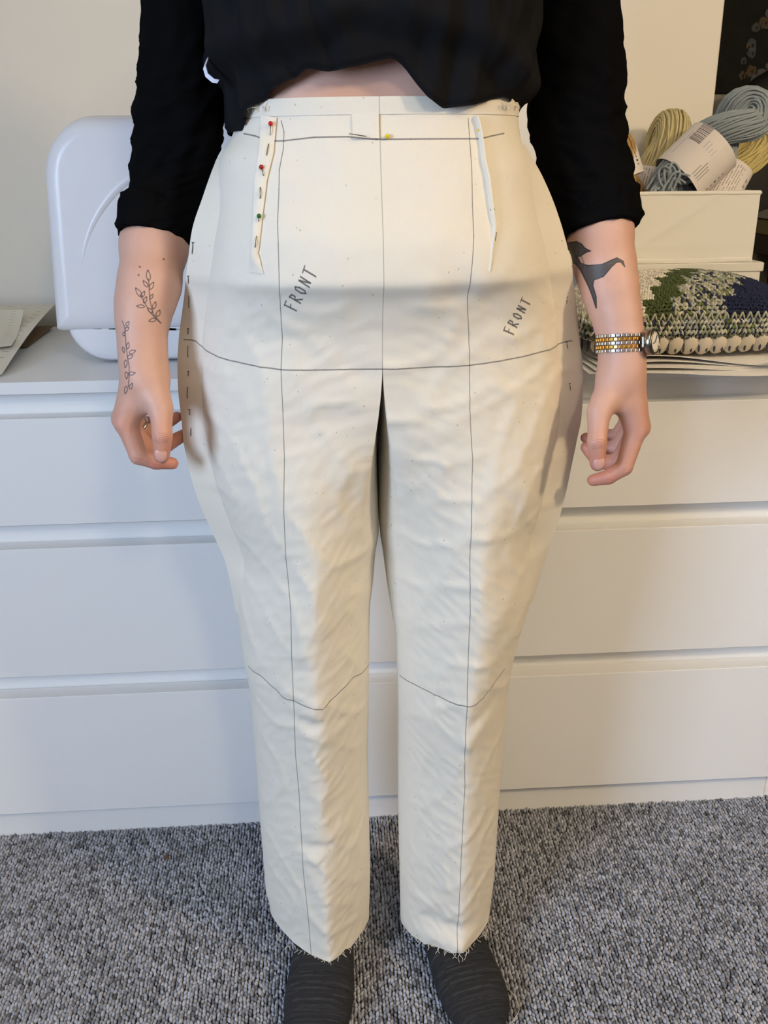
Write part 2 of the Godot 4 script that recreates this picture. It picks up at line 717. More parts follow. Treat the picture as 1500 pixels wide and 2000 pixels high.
func alcove() -> void:
	# beyond the end of the wall: a dark flower print, a black chair and a desk
	var c := Canvas.new(384, 512, Color(0.115, 0.115, 0.1))
	var r := RandomNumberGenerator.new()
	r.seed = 5
	for k in 260:
		var p := Vector2(r.randf() * 384, r.randf() * 512)
		var q := PackedVector2Array()
		var rad := r.randf_range(8, 40)
		for e in 9:
			q.append(p + Vector2.from_angle(TAU * e / 9) * rad * r.randf_range(0.6, 1.2))
		var g := r.randf_range(0.05, 0.2)
		c.poly(q, Color(g, g * 0.98, g * 0.85), 0.25)
	for k in 30:
		var p := Vector2(r.randf_range(110, 384), r.randf_range(60, 200))
		var q := PackedVector2Array()
		for e in 9:
			q.append(p + Vector2.from_angle(TAU * e / 9) * r.randf_range(8, 26))
		c.poly(q, Color(0.38, 0.2, 0.16), 0.22)
	for k in 64:
		var p := Vector2(r.randf_range(60, 220), r.randf_range(250, 500))
		if p.x < 60 + (500 - p.y) * 0.35:
			continue
		var q := PackedVector2Array()
		var rad := r.randf_range(6, 15)
		for e in 10:
			q.append(p + Vector2.from_angle(TAU * e / 10) * rad * r.randf_range(0.7, 1.1))
		var tone: Color = [Color(0.5, 0.52, 0.55), Color(0.42, 0.44, 0.47), Color(0.5, 0.42, 0.33), Color(0.6, 0.55, 0.46)][k % 4]
		c.poly(q, tone, 0.8)
		c.poly(PackedVector2Array([p, p + Vector2(rad * 0.5, -2), p + Vector2(rad * 0.3, rad * 0.5)]), Color(0.08, 0.08, 0.08), 0.8)
		if k % 3 == 0:
			c.seg(p, p + Vector2(r.randf_range(-10, 10), r.randf_range(15, 40)), 2.5, Color(0.07, 0.07, 0.06), 0.9)
	c.grain(0.06, r)
	var tex := c.texture()
	var t := thing("picture", "dark flower print on canvas hanging beyond the end of the wall", "picture", Vector3(1.9, 1.315, -2.785))
	var b := MB.new()
	b.box(Vector3(0, 0.45, 0), Vector3(0.64, 0.9, 0.024), 0.002)
	part("canvas", b, mat(Color(0.1, 0.1, 0.09), 0.8), t)
	b = MB.new()
	var q0 := b.v(Vector3(-0.318, 0.002, 0.0125), Vector3.BACK, Vector2(0, 1))
	b.v(Vector3(0.318, 0.002, 0.0125), Vector3.BACK, Vector2(1, 1))
	b.v(Vector3(0.318, 0.898, 0.0125), Vector3.BACK, Vector2(1, 0))
	b.v(Vector3(-0.318, 0.898, 0.0125), Vector3.BACK, Vector2(0, 0))
	b.tri(q0, q0 + 1, q0 + 2)
	b.tri(q0, q0 + 2, q0 + 3)
	part("print", b, mat(Color.WHITE, 0.8, tex), t)
	# round-backed black chair
	var black := mat(Color(0.03, 0.03, 0.032), 0.5)
	t = thing("chair", "black chair with a round padded back beyond the end of the wall", "chair", Vector3(1.8, 0, -2.3))
	b = MB.new()
	b.ball(Vector3(0, 1.0, 0), Vector3(0.4, 0.4, 0.06), 22, Basis(Vector3.RIGHT, -0.08))
	part("backrest", b, black, t)
	b = MB.new()
	b.ball(Vector3(0, 0.47, 0.26), Vector3(0.36, 0.07, 0.3), 16)
	part("seat", b, black, t)
	for s in [[-0.26, 0.04], [0.26, 0.04], [-0.26, 0.48], [0.26, 0.48]]:
		b = MB.new()
		b.cyl(Vector3(s[0], 0, s[1]), Vector3(s[0] * 0.85, 0.45, s[1]), 0.016)
		part("leg", b, black, t)
	for s in [-0.2, 0.2]:
		b = MB.new()
		b.cyl(Vector3(s, 0.44, 0.04), Vector3(s, 0.75, -0.01), 0.014)
		part("back_support", b, black, t)
	# sideboard with a pale green top edge
	t = thing("sideboard", "black sideboard with a pale green top edge standing beyond the wall", "sideboard", Vector3(1.87, 0, -1.7))
	b = MB.new()
	b.box(Vector3(0, 0.852, 0), Vector3(0.9, 0.046, 0.4), 0.004)
	part("top_board", b, mat(Color(0.64, 0.62, 0.42), 0.5), t)
	b = MB.new()
	b.box(Vector3(0, 0.797, 0), Vector3(0.87, 0.064, 0.37), 0.003)
	part("apron", b, black, t)
	for s in [[-0.4, 0.15], [0.4, 0.15], [-0.4, -0.15], [0.4, -0.15]]:
		b = MB.new()
		b.box(Vector3(s[0], 0.385, s[1]), Vector3(0.05, 0.77, 0.05), 0.004)
		part("leg", b, mat(Color(0.55, 0.5, 0.42), 0.5), t)
	b = MB.new()
	b.box(Vector3(0, 0.4, 0.12), Vector3(0.76, 0.74, 0.02), 0.003)
	part("front_panel", b, mat(Color(0.62, 0.57, 0.5), 0.6), t)
	b = MB.new()
	var P := PackedVector3Array()
	for j in 14:
		for i in 14:
			var u := i / 13.0
			var w := j / 13.0
			P.append(Vector3(1.42 + u * 0.34, 0.8785 + 0.075 * sin(PI * clampf(u * 1.05, 0.0, 1.0)) * (0.55 + 0.45 * sin(PI * w)) * (1.0 + 0.12 * sin(u * 17.0 + w * 9.0)), -1.86 + w * 0.34))
	sheet(b, P, 14, 0.002)
	tag(part("folded_cloth", b, mat(Color(0.66, 0.65, 0.62), 0.9)), "crumpled light grey cloth lying on the sideboard", "cloth")


func machine_case() -> void:
	# hard white carrying case of a sewing machine: a tall lid over a rounded tray
	var shell := mat(Color(0.9, 0.9, 0.91), 0.33)
	var t := thing("sewing_machine_case", "white hard plastic sewing machine case standing on the chest of drawers", "case", Vector3(-0.17, 0.782, -0.225))
	var lid := MB.new()
	var P := PackedVector3Array()
	# the lid: rounded-rectangle outline in the front view, lofted from back to front with softened rims
	var depth := [[-0.125, 0.0], [-0.12, 0.012], [-0.1, 0.022], [0.1, 0.026], [0.118, 0.022], [0.126, 0.012], [0.1285, 0.0]]
	for dd in depth:
		for q in outline(0.226, 0.052, 0.342, 0.075, 0.006, dd[1] - 0.024):
			P.append(Vector3(q.x * lerpf(1.015, 0.935, clampf((q.y - 0.05) / 0.29, 0.0, 1.0)), q.y, dd[0]))
	lid.grid(P, 64, true, PackedVector2Array(), 3)
	part("lid", lid, shell, t)
	# raised arc moulded into the front of the lid
	var path := PackedVector3Array()
	var rad := PackedFloat32Array()
	for k in 41:
		var f := PI * (0.97 - 0.94 * k / 40.0)
		path.append(Vector3(cos(f) * 0.181, 0.11 + sin(f) * 0.181, 0.1285 - 0.0075))
		rad.append(0.0074 + 0.0026 * minf(1.0, sin(PI * k / 40.0) * 1.6))
	var arc := MB.new()
	arc.tube(path, rad, 8)
	part("raised_arc", arc, shell, t)
	var tray := MB.new()
	P = PackedVector3Array()
	for dd in [[-0.105, -0.02], [-0.1, -0.006], [-0.085, 0.0], [0.1, 0.0], [0.112, -0.006], [0.116, -0.02]]:
		for q in outline(0.217, 0.003, 0.075, 0.004, 0.062, dd[1]):
			P.append(Vector3(q.x, q.y, dd[0]))
	tray.grid(P, 64, true, PackedVector2Array(), 3)
	part("tray", tray, shell, t)
	for s in [[-0.12, 0.08], [0.12, 0.08], [-0.12, -0.08], [0.12, -0.08]]:
		var ft := MB.new()
		ft.cyl(Vector3(s[0], 0, s[1]), Vector3(s[0], 0.006, s[1]), 0.012, 16)
		part("rubber_foot", ft, mat(Color(0.08, 0.08, 0.08), 0.8), t)
	var hd := MB.new()
	var hp := PackedVector3Array()
	var hr := PackedFloat32Array()
	for k in 17:
		var f := PI * k / 16.0
		hp.append(Vector3(-cos(f) * 0.07, 0.338 + sin(f) * 0.012, -0.02))
		hr.append(0.008)
	hd.tube(hp, hr, 8)
	part("handle", hd, shell, t)


# rounded rectangle, half width hw, from y0 to y1, top and bottom corner radii, grown by g; 64 points
func outline(hw: float, y0: float, y1: float, rt: float, rb: float, g: float) -> PackedVector2Array:
	var o := PackedVector2Array()
	for c in 4:
		var top := c < 2
		var r := (rt if top else rb)
		var cx := (hw - r) * (1.0 if c == 0 or c == 3 else -1.0)
		var cy := (y1 - r) if top else (y0 + r)
		var rr := maxf(r + g, 0.001)
		if r + g < 0.001:
			cx -= signf(cx) * (0.001 - r - g)
			cy -= (1.0 if top else -1.0) * (0.001 - r - g)
		for k in 16:
			var f := PI / 2 * (c + k / 15.0)
			o.append(Vector2(cx + cos(f) * rr, cy + sin(f) * rr))
	return o


func dotted_paper(seed_: int) -> ImageTexture:
	var c := Canvas.new(768, 768, Color(0.875, 0.855, 0.79))
	var r := RandomNumberGenerator.new()
	r.seed = seed_
	c.grain(0.02, r)
	for i in 15:
		for j in 15:
			var p := Vector2(25 + i * 51, 25 + j * 51)
			var f := 0.25
			c.seg(p - Vector2.from_angle(f) * 7, p + Vector2.from_angle(f) * 7, 2.4, Color(0.3, 0.3, 0.3), 0.8)
	return c.texture()


# a sheet between four corners (back left, back right, front right, front left), bulged and curled
func paper_quad(called: String, q: Array, label: String, m: Material, bulge: float, curl := 0.0, n := 16, thick := 0.0006) -> Node3D:
	var P := PackedVector3Array()
	var T := PackedVector2Array()
	for j in n:
		for i in n:
			var u := i / (n - 1.0)
			var w := j / (n - 1.0)
			var p: Vector3 = (q[0] as Vector3).lerp(q[1], u).lerp((q[3] as Vector3).lerp(q[2], u), w)
			p.y += bulge * sin(PI * u) * sin(PI * w) + curl * pow(u, 3.0) * sin(PI * w)
			P.append(p)
			T.append(Vector2(u, w))
	var b := MB.new()
	sheet(b, P, n, thick, T)
	return tag(part(called, b, m), label, "paper")


func pattern_papers() -> void:
	var dotted := mat(Color.WHITE, 0.75, dotted_paper(21))
	var brown := mat(Color(0.5, 0.4, 0.27), 0.85)
	paper_quad("paper_sheet", [Vector3(-0.86, 0.7875, -0.46), Vector3(-0.5, 0.7875, -0.45), Vector3(-0.492, 0.7845, -0.26), Vector3(-0.84, 0.7845, -0.16)], "brown tissue paper lying under the curled dotted pattern paper", brown, 0.02)
	paper_quad("pattern_paper", [Vector3(-0.95, 0.815, -0.465), Vector3(-0.493, 0.827, -0.455), Vector3(-0.462, 0.786, -0.035), Vector3(-0.9, 0.785, -0.02)], "large dotted pattern paper curling against the wall on the chest", dotted, 0.012, 0.006)
	paper_quad("pattern_paper", [Vector3(-0.93, 0.842, -0.37), Vector3(-0.512, 0.834, -0.33), Vector3(-0.478, 0.808, -0.14), Vector3(-0.86, 0.792, -0.01)], "smaller dotted pattern paper with a rounded curl, topmost of the papers", dotted, 0.012, -0.008)


func paper_sheets() -> void:
	# white sheets under the cushion, their front edges hanging over the edge of the chest
	var bases := [[0.7835, 0.045, 0.0], [0.7865, 0.036, 0.5], [0.789, 0.03, 1.3], [0.7918, 0.02, 2.1]]
	var what := ["lowest white sheet of the stack under the crochet cushion", "second white sheet up in the stack under the crochet cushion", "third white sheet up in the stack under the crochet cushion", "topmost white sheet directly under the crochet cushion"]
	for k in 4:
		var P := PackedVector3Array()
		var n := 26
		for j in 10:
			for i in n:
				var u := i / (n - 1.0)
				var w := j / 9.0
				var x := 0.36 + k * 0.008 + u * (0.36 - k * 0.016)
				var z: float = -0.23 + w * (0.23 + bases[k][1] + 0.01 * sin(u * 4.0 + bases[k][2] * 2.0))
				var edge := smoothstep(0.75, 1.0, w)
				var y: float = bases[k][0] + edge * (0.003 * sin(u * 7.0) - 0.007 * u + 0.0012 * k * (1.0 + sin(u * 5.0)))
				if w < 0.9:
					y = maxf(y, 0.7826 + k * 0.003)
				P.append(Vector3(x, y, z))
		var b := MB.new()
		sheet(b, P, n, 0.0006)
		tag(part("paper_sheet", b, paper), what[k], "paper", "")
	# a loose corner curling up at the right
	paper_quad("paper_sheet", [Vector3(0.665, 0.798, 0.018), Vector3(0.76, 0.826, -0.01), Vector3(0.76, 0.803, 0.055), Vector3(0.6, 0.7975, 0.05)], "loose white sheet with a curled corner at the right of the cushion", paper, 0.006, 0.012)
	var b := MB.new()
	var P := PackedVector3Array()
	for j in 9:
		for i in 5:
			var w := j / 8.0
			var y := 0.7905 - maxf(0.0, w - 0.55) * 0.052
			P.append(Vector3(0.322 + i * 0.0085 - (0.006 if j == 8 and i == 4 else 0.0), y, -0.05 + minf(w, 0.6) * 0.1 + maxf(0.0, w - 0.6) * 0.02 + 0.004))
	sheet(b, P, 5, 0.0005)
	tag(part("paper_strip", b, paper), "narrow white paper strip folded over the edge of the chest beside the trousers", "paper")


func storage_boxes() -> void:
	# cream cloth-covered box without a lid, standing on a plain white box
	var cloth := mat(Color(0.955, 0.945, 0.915), 0.9)
	bump(cloth, 0.02, 0.03, 4.0)
	var t := thing("storage_box", "cream cloth-covered open box full of yarn hanks on a white box", "box", Vector3(0.545, 0.9, -0.365))
	var hw := 0.162
	var b := MB.new()
	b.box(Vector3(0, 0.004, 0), Vector3(hw * 2, 0.008, 0.23), 0.003)
	part("bottom", b, cloth, t)
	# front and back walls with a fold line near the lower edge and a soft rim
	for s in [1, -1]:
		b = MB.new()
		var P := PackedVector3Array()
		for j in 25:
			for i in 41:
				var x := -hw + 2 * hw * i / 40.0
				var y := 0.108 * j / 24.0
				var z := 0.0012 * exp(-pow((y - 0.028 - x * 0.01) / 0.0022, 2.0)) + 0.0016 * exp(-pow(((x - 0.02) * 0.62 - (y - 0.06)) / 0.008, 2.0)) + 0.001 * sin(x * 31.0 + y * 20.0) * 0.6
				P.append(Vector3(x, y, s * (0.113 + z)))
		var inner := PackedVector3Array()
		for k in P.size():
			inner.append(Vector3(P[k].x, P[k].y, s * 0.109))
		if s == 1:
			sheet(b, P, 41, 0.004)
		else:
			b.box(Vector3(0, 0.054, -0.113), Vector3(hw * 2, 0.108, 0.005), 0.002)
		part("side_wall", b, cloth, t)
		b = MB.new()
		b.box(Vector3(s * (hw - 0.002), 0.054, 0), Vector3(0.005, 0.108, 0.224), 0.002)
		part("end_wall", b, cloth, t)
		b = MB.new()
		b.tube(PackedVector3Array([Vector3(-hw, 0.108, s * 0.1115), Vector3(0, 0.109, s * 0.1115), Vector3(hw, 0.1085, s * 0.1115)]), PackedFloat32Array([0.0036]), 8)
		b.tube(PackedVector3Array([Vector3(s * hw, 0.108, -0.112), Vector3(s * hw, 0.107, 0), Vector3(s * hw, 0.108, 0.112)]), PackedFloat32Array([0.0036]), 8)
		part("rim", b, cloth, t)
	b = MB.new()
	b.box(Vector3(0.597, 0.841, -0.366), Vector3(0.252, 0.116, 0.236), 0.003)
	t = thing("storage_box", "plain white closed box under the yarn box and behind the crochet cushion", "box")
	part("body", b, mat(Color(0.92, 0.91, 0.88), 0.7), t)
	b = MB.new()
	b.box(Vector3(0.597, 0.892, -0.366), Vector3(0.258, 0.015, 0.242), 0.002)
	part("lid", b, mat(Color(0.92, 0.91, 0.88), 0.7), t)


# a twisted hank of yarn: one closed thick loop of strands folded into two plies
func hank(t: Node3D, A: Vector3, B: Vector3, ply: float, spread: float, turns: float, phase: float, strands: int, sr: float, m: Material, seed_: int) -> void:
	var ax := B - A
	var u := ax.cross(Vector3.BACK).normalized()
	var w := ax.normalized().cross(u)
	var pts := PackedVector3Array()
	var n := 26
	for side in 2:
		for k in n + 1:
			var s := k / float(n) if side == 0 else 1.0 - k / float(n)
			var f := phase + s * turns * TAU + side * PI
			pts.append(A + ax * s + (u * cos(f) + w * sin(f)) * spread)
		var e := 1.0 if side == 0 else 0.0
		var f0 := phase + e * turns * TAU + side * PI
		for k in range(1, 8):
			var g := PI * k / 8.0
			var o := (u * cos(f0) + w * sin(f0)) * cos(g) * spread
			pts.append(A + ax * e + o + ax.normalized() * (1.0 if side == 0 else -1.0) * sin(g) * spread * 1.1)
	var np := pts.size()
	var r := RandomNumberGenerator.new()
	r.seed = seed_
	# frames along the closed path
	var X := PackedVector3Array()
	var Y := PackedVector3Array()
	var x := Vector3(0.3, 0.2, 1).normalized()
	for k in np:
		var tn := (pts[(k + 1) % np] - pts[(k - 1 + np) % np]).normalized()
		x = (x - tn * x.dot(tn)).normalized()
		X.append(x)
		Y.append(tn.cross(x))
	var b := MB.new()
	b.tube(pts, PackedFloat32Array([ply - sr * 1.3]), 14, true)
	part("yarn_core", b, m, t)
	b = MB.new()
	for s in strands:
		var f0 := TAU * s / strands
		var wob := r.randf_range(0, TAU)
		var deep := r.randf_range(-0.0008, 0.0012)
		var path := PackedVector3Array()
		for k in np:
			var f := f0 + 0.9 * sin(TAU * k / np + 0.6) + 0.09 * sin(k * 0.45 + wob)
			path.append(pts[k] + (X[k] * cos(f) + Y[k] * sin(f)) * (ply - sr * 0.6 + deep + 0.0006 * sin(k * 0.7 + wob * 3.0)))
		b.tube(path, PackedFloat32Array([sr]), 5, true)
	var o := part("yarn_strands", b, m, t)
	o.set_meta("kind", "stuff")


# a paper band round a hank, with print
func band(t: Node3D, A: Vector3, B: Vector3, ra: float, flat: float, m: Material) -> void:
	var ax := (B - A).normalized()
	var u := ax.cross(Vector3.BACK).normalized()
	var w := ax.cross(u)
	if w.z < 0.0:
		w = -w
	var P := PackedVector3Array()
	var T := PackedVector2Array()
	for j in 7:
		for i in 41:
			var f := TAU * i / 40.0 + PI / 2
			var s := j / 6.0
			P.append(A.lerp(B, s) + (u * cos(f) + w * sin(f) * flat) * ra)
			T.append(Vector2(1.5 - i / 40.0 * 2.0, s))
	var b := MB.new()
	b.grid(P, 41, false, T, 0, 1)
	var Q := PackedVector3Array()
	for k in P.size():
		Q.append(P[k] - b.N[k] * 0.0005)
	b.grid(Q, 41, false, T, 0, -1)
	part("paper_band", b, m, t, "printed white paper band")


func band_print(seed_: int, barcode: bool) -> ImageTexture:
	# v runs along the hank, u = 0.5..1 covers the front half (wraps)
	var c := Canvas.new(512, 320, Color(0.91, 0.885, 0.87))
	var r := RandomNumberGenerator.new()
	r.seed = seed_
	var ink := Color(0.2, 0.2, 0.2)
	if barcode:
		var x := 190.0
		while x < 330.0:
			var wd := r.randf_range(2.0, 6.0)
			c.rect(70 + 0, x, 150, x + wd, ink, 0.9)
			x += wd + r.randf_range(2.0, 6.0)
		for k in 16:
			c.seg(Vector2(56, 60 + k * 12), Vector2(56, 66 + k * 12), 3, ink, 0.6)
		for k in 4:
			c.seg(Vector2(240 + k * 16, 30), Vector2(240 + k * 16, 30 + r.randf_range(70, 120)), 4, ink, 0.55)
			c.seg(Vector2(180 + k * 20, 190), Vector2(180 + k * 20, 190 + r.randf_range(30, 60)), 3, Color(0.5, 0.5, 0.5), 0.5)
		for k in 5:
			c.rect(380, 60 + k * 34, 396, 74 + k * 34, ink, 0.35 if k != 2 else 0.9)
	else:
		for k in 9:
			for j in 14:
				if r.randf() < 0.85:
					c.seg(Vector2(120 + k * 22, 30 + j * 19), Vector2(120 + k * 22, 30 + j * 19 + r.randf_range(8, 16)), 5, ink, 0.6)
		for k in 4:
			c.rect(360, 90 + k * 44, 384, 116 + k * 44, ink, 0.4 if k != 1 else 0.9)
	return c.texture()


func yarn() -> void:
	var blue := mat(Color(0.6, 0.645, 0.675), 0.95)
	var pale := mat(Color(0.83, 0.78, 0.59), 0.95)
	var straw := mat(Color(0.82, 0.76, 0.52), 0.95)
	var tan := mat(Color(0.72, 0.58, 0.37), 0.95)
	var g := "hanks of yarn in the cream box"
	var t := thing("yarn_hank", "blue-grey yarn hank with a barcode band, resting on the box rim", "yarn", Vector3.ZERO, g)
	var A := Vector3(0.587, 1.026, -0.305)
	var B := Vector3(0.696, 1.127, -0.32)
	hank(t, A, B, 0.0245, 0.021, 0.85, 0.4, 40, 0.002, blue, 1)
	band(t, A.lerp(B, 0.0), A.lerp(B, 0.54), 0.0485, 1.0, mat(Color.WHITE, 0.6, band_print(4, true)))
	var tail := MB.new()
	rng.seed = 8
	for k in 26:
		var f := k / 25.0
		var path := PackedVector3Array()
		var s := Vector3(0.575 + rng.randf_range(-0.012, 0.02), 1.03 + rng.randf_range(-0.012, 0.014), -0.272 + rng.randf_range(-0.012, 0.012))
		var e := Vector3(0.535 + rng.randf_range(-0.016, 0.03), 1.002 + rng.randf_range(-0.006, 0.016) - 0.004 * f, -0.262 + rng.randf_range(-0.012, 0.01))
		for q in 9:
			var v := q / 8.0
			path.append(s.lerp(e, v) + Vector3(0, 0.014 * sin(PI * v), 0.004 * sin(v * 5.0 + k)))
		tail.tube(path, PackedFloat32Array([0.0021]), 6)
	for k in 3:
		var path := PackedVector3Array()
		for q in 17:
			var f := TAU * q / 16.0
			path.append(Vector3(0.549 + k * 0.007 + cos(f) * 0.009, 1.034 + k * 0.003 + sin(f) * 0.015, -0.262 + 0.006 * sin(f * 2.0 + k)))
		tail.tube(path, PackedFloat32Array([0.0021]), 6)
	part("loose_end", tail, blue, t).set_meta("kind", "stuff")
	t = thing("yarn_hank", "pale cream yarn hank looped upright at the middle of the box", "yarn", Vector3.ZERO, g)
	hank(t, Vector3(0.569, 0.97, -0.395), Vector3(0.598, 1.084, -0.408), 0.028, 0.029, 0.22, 0.15, 36, 0.0021, pale, 2)
	band(t, Vector3(0.556, 0.995, -0.358), Vector3(0.567, 1.044, -0.362), 0.037, 1.0, mat(Color.WHITE, 0.6, band_print(9, false)))
	t = thing("yarn_hank", "straw yellow yarn hank leaning behind the blue-grey one", "yarn", Vector3.ZERO, g)
	A = Vector3(0.662, 0.985, -0.4)
	B = Vector3(0.768, 1.088, -0.43)
	hank(t, A, B, 0.0215, 0.02, 0.35, 0.5, 32, 0.0021, straw, 3)
	band(t, Vector3(0.665, 0.985, -0.335), Vector3(0.703, 1.048, -0.355), 0.034, 0.8, mat(Color.WHITE, 0.6, band_print(14, false)))
	t = thing("yarn_hank", "tan yarn hank half hidden behind the black sleeve", "yarn", Vector3.ZERO, g)
	A = Vector3(0.516, 0.985, -0.31)
	B = Vector3(0.484, 1.075, -0.325)
	hank(t, A, B, 0.02, 0.016, 0.3, 0.3, 30, 0.0021, tan, 4)
	band(t, A.lerp(B, 0.5), A.lerp(B, 0.95), 0.034, 1.0, mat(Color.WHITE, 0.6, band_print(19, false)))


func pillow(u: float, v: float, top: bool) -> Vector3:
	# u, v in -1..1 over the cushion's outline; returns a point on it
	var hx := 0.172 * (1.0 - 0.05 * v * v)
	var hz := 0.128 * (1.0 - 0.05 * u * u)
	var e := pow(maxf(0.0, 1.0 - pow(absf(u), 2.6)), 0.55) * pow(maxf(0.0, 1.0 - pow(absf(v), 2.4)), 0.55)
	var y := 0.066 * e if top else -0.034 * pow(e, 0.7)
	return Vector3(u * hx, y, v * hz)


func cushion() -> void:
	var t := thing("cushion", "crochet cushion with cream, green, flecked and navy stepped stripes on white sheets", "cushion", Vector3(0.53, 0.835, -0.117))
	t.rotation.y = 0.03
	var wool := tinted(0.95)
	var b := MB.new()
	for top in [true, false]:
		var P := PackedVector3Array()
		for j in 33:
			for i in 41:
				P.append(pillow(-1.0 + i / 20.0, -1.0 + j / 16.0, top) * Vector3(0.99, 0.94, 0.98))
		b.col = Color(0.5, 0.45, 0.36) if not top else Color(0.16, 0.15, 0.12)
		b.grid(P, 41, false, PackedVector2Array(), 0, -1 if top else 1)
	part("filling", b, wool, t)
	var cream := Color(0.78, 0.72, 0.6)
	var green := Color(0.075, 0.1, 0.03)
	var navy := Color(0.012, 0.018, 0.06)
	var mix := [Color(0.5, 0.5, 0.36), Color(0.62, 0.58, 0.46), Color(0.03, 0.035, 0.075), Color(0.16, 0.2, 0.07), Color(0.4, 0.42, 0.4), Color(0.3, 0.3, 0.22)]
	var blob := MB.new()
	blob.ball(Vector3.ZERO, Vector3.ONE, 5)
	var st := blob.mesh()
	var r := RandomNumberGenerator.new()
	r.seed = 77
	var kinds := {"top_stitches": [], "border_stitches": [], "underside_stitches": []}
	var nu := 84
	var nv := 58
	for i in nu:
		for j in nv:
			var u := -0.97 + 1.94 * (i + 0.5 * (j & 1)) / nu
			var v := -0.97 + 1.94 * j / float(nv - 1)
			var p := pillow(u, v, true)
			var du := (pillow(u + 0.02, v, true) - p).normalized()
			var dv := (pillow(u, v + 0.02, true) - p).normalized()
			var n := dv.cross(du).normalized()
			# stepped diagonal stripes: blocks of stitches
			var step := floorf((1.0 - v) * 4.6)
			var xb := floorf((u + 1.0) * 8.5) - step * 0.92
			var c := cream
			if xb >= 10.0:
				c = navy
			elif xb >= 6.0:
				c = mix[r.randi() % 6]
			elif xb >= 4.0:
				c = green
			c = c * r.randf_range(0.8, 1.18)
			var bs := Basis(du, n, dv) * Basis(Vector3.UP, r.randf_range(-0.6, 0.6) + (0.5 if i & 1 else -0.5)) * Basis.from_scale(Vector3(0.0022, 0.0021, 0.0042))
			kinds.top_stitches.append([Transform3D(bs, p + n * r.randf_range(-0.0004, 0.0014)), c])
	# border: three courses of chunky flecked stitches round the seam, with loops standing over the top
	var round_ := 190
	for k in round_:
		var cu := clampf((k - 95.0) / 56.0, -1.0, 1.0) * 0.985
		var cv := 0.985 - maxf(0.0, absf(k - 95.0) - 56.0) * 0.045
		var q := pillow(cu, cv, true)
		var outw := Vector3(pow(cu, 9.0), 0, pow(maxf(cv, 0.0), 9.0) + 0.05).normalized()
		var along := Vector3(-outw.z, 0, outw.x)
		for row in 4:
			var p := Vector3(q.x, 0.0115 - row * 0.0068, q.z) + outw * (0.005 if row < 3 else 0.003)
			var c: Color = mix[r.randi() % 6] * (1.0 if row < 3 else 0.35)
			var tilt := 0.6 if (k + row) & 1 else -0.6
			var bs := Basis(along, Vector3.UP, outw) * Basis(Vector3.BACK, tilt + r.randf_range(-0.3, 0.3)) * Basis.from_scale(Vector3(0.0019, 0.0048, 0.0026))
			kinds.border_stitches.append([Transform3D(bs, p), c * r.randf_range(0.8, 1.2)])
		if k % 4 == 0:
			for s in [-1, 1]:
				var bs := Basis(along, Vector3.UP, outw) * Basis(Vector3.BACK, 0.35 * s) * Basis.from_scale(Vector3(0.0014, 0.006, 0.002))
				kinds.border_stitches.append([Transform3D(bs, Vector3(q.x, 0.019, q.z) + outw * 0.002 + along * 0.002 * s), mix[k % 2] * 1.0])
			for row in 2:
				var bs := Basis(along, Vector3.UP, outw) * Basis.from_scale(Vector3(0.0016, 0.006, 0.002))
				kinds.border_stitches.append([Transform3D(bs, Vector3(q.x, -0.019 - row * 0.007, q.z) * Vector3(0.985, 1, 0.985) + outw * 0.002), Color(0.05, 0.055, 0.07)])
	for i in nu:
		for j in 24:
			var u := -0.96 + 1.92 * i / float(nu - 1)
			var v := 0.2 + 0.77 * j / 23.0
			var p := pillow(u, v, false)
			kinds.underside_stitches.append([Transform3D(Basis.from_scale(Vector3(0.0042, 0.0034, 0.0034)), p), cream * r.randf_range(0.75, 1.0)])
	for kn in kinds:
		var mm := MultiMesh.new()
		mm.transform_format = MultiMesh.TRANSFORM_3D
		mm.use_colors = true
		mm.mesh = st
		mm.instance_count = kinds[kn].size()
		for k in kinds[kn].size():
			mm.set_instance_transform(k, kinds[kn][k][0])
			mm.set_instance_color(k, kinds[kn][k][1])
		var o := MultiMeshInstance3D.new()
		o.name = kn
		o.multimesh = mm
		o.material_override = wool
		o.set_meta("kind", "stuff")
		t.add_child(o, true)
	# puff stitches of the white underside along the front
	var puff := MB.new()
	puff.col = Color(0.66, 0.58, 0.45)
	puff.ball(Vector3.ZERO, Vector3(0.0125, 0.0165, 0.0075), 8)
	var pm := puff.mesh()
	for k in 15:
		var u := -0.9 + 1.8 * k / 14.0
		var q := pillow(u, 0.93 - 0.05 * u * u * u * u, false)
		var o := part_mesh("puff_stitch", pm, wool, t)
		o.position = Vector3(q.x, -0.0225 + 0.004 * absf(u), 0.124 * (0.98 - 0.13 * pow(absf(u), 3.0)))
		o.rotation.x = 0.55
	# a dark navy knitted bundle behind the cushion
	b = MB.new()
	var cn := Color(0.02, 0.024, 0.05)
	nets(b, [[Vector3(0.27, 0.822, -0.2), Vector3(0.325, 0.825, -0.2), 0.036, 0.03, 0.02, cn], [Vector3(0.27, 0.86, -0.21), Vector3(0.345, 0.862, -0.225), 0.028, 0.02, 0.02, cn], [Vector3(0.27, 0.812, -0.12), Vector3(0.31, 0.81, -0.13), 0.024, 0.02, 0.02, cn]], 0.006)
	var km := mat(Color(0.1, 0.11, 0.17), 0.95)
	bump(km, 0.12, 0.25, 12.0)
	tag(part("knitted_scarf", b, km), "dark navy knitted bundle in the shade between trousers and crochet cushion", "scarf")


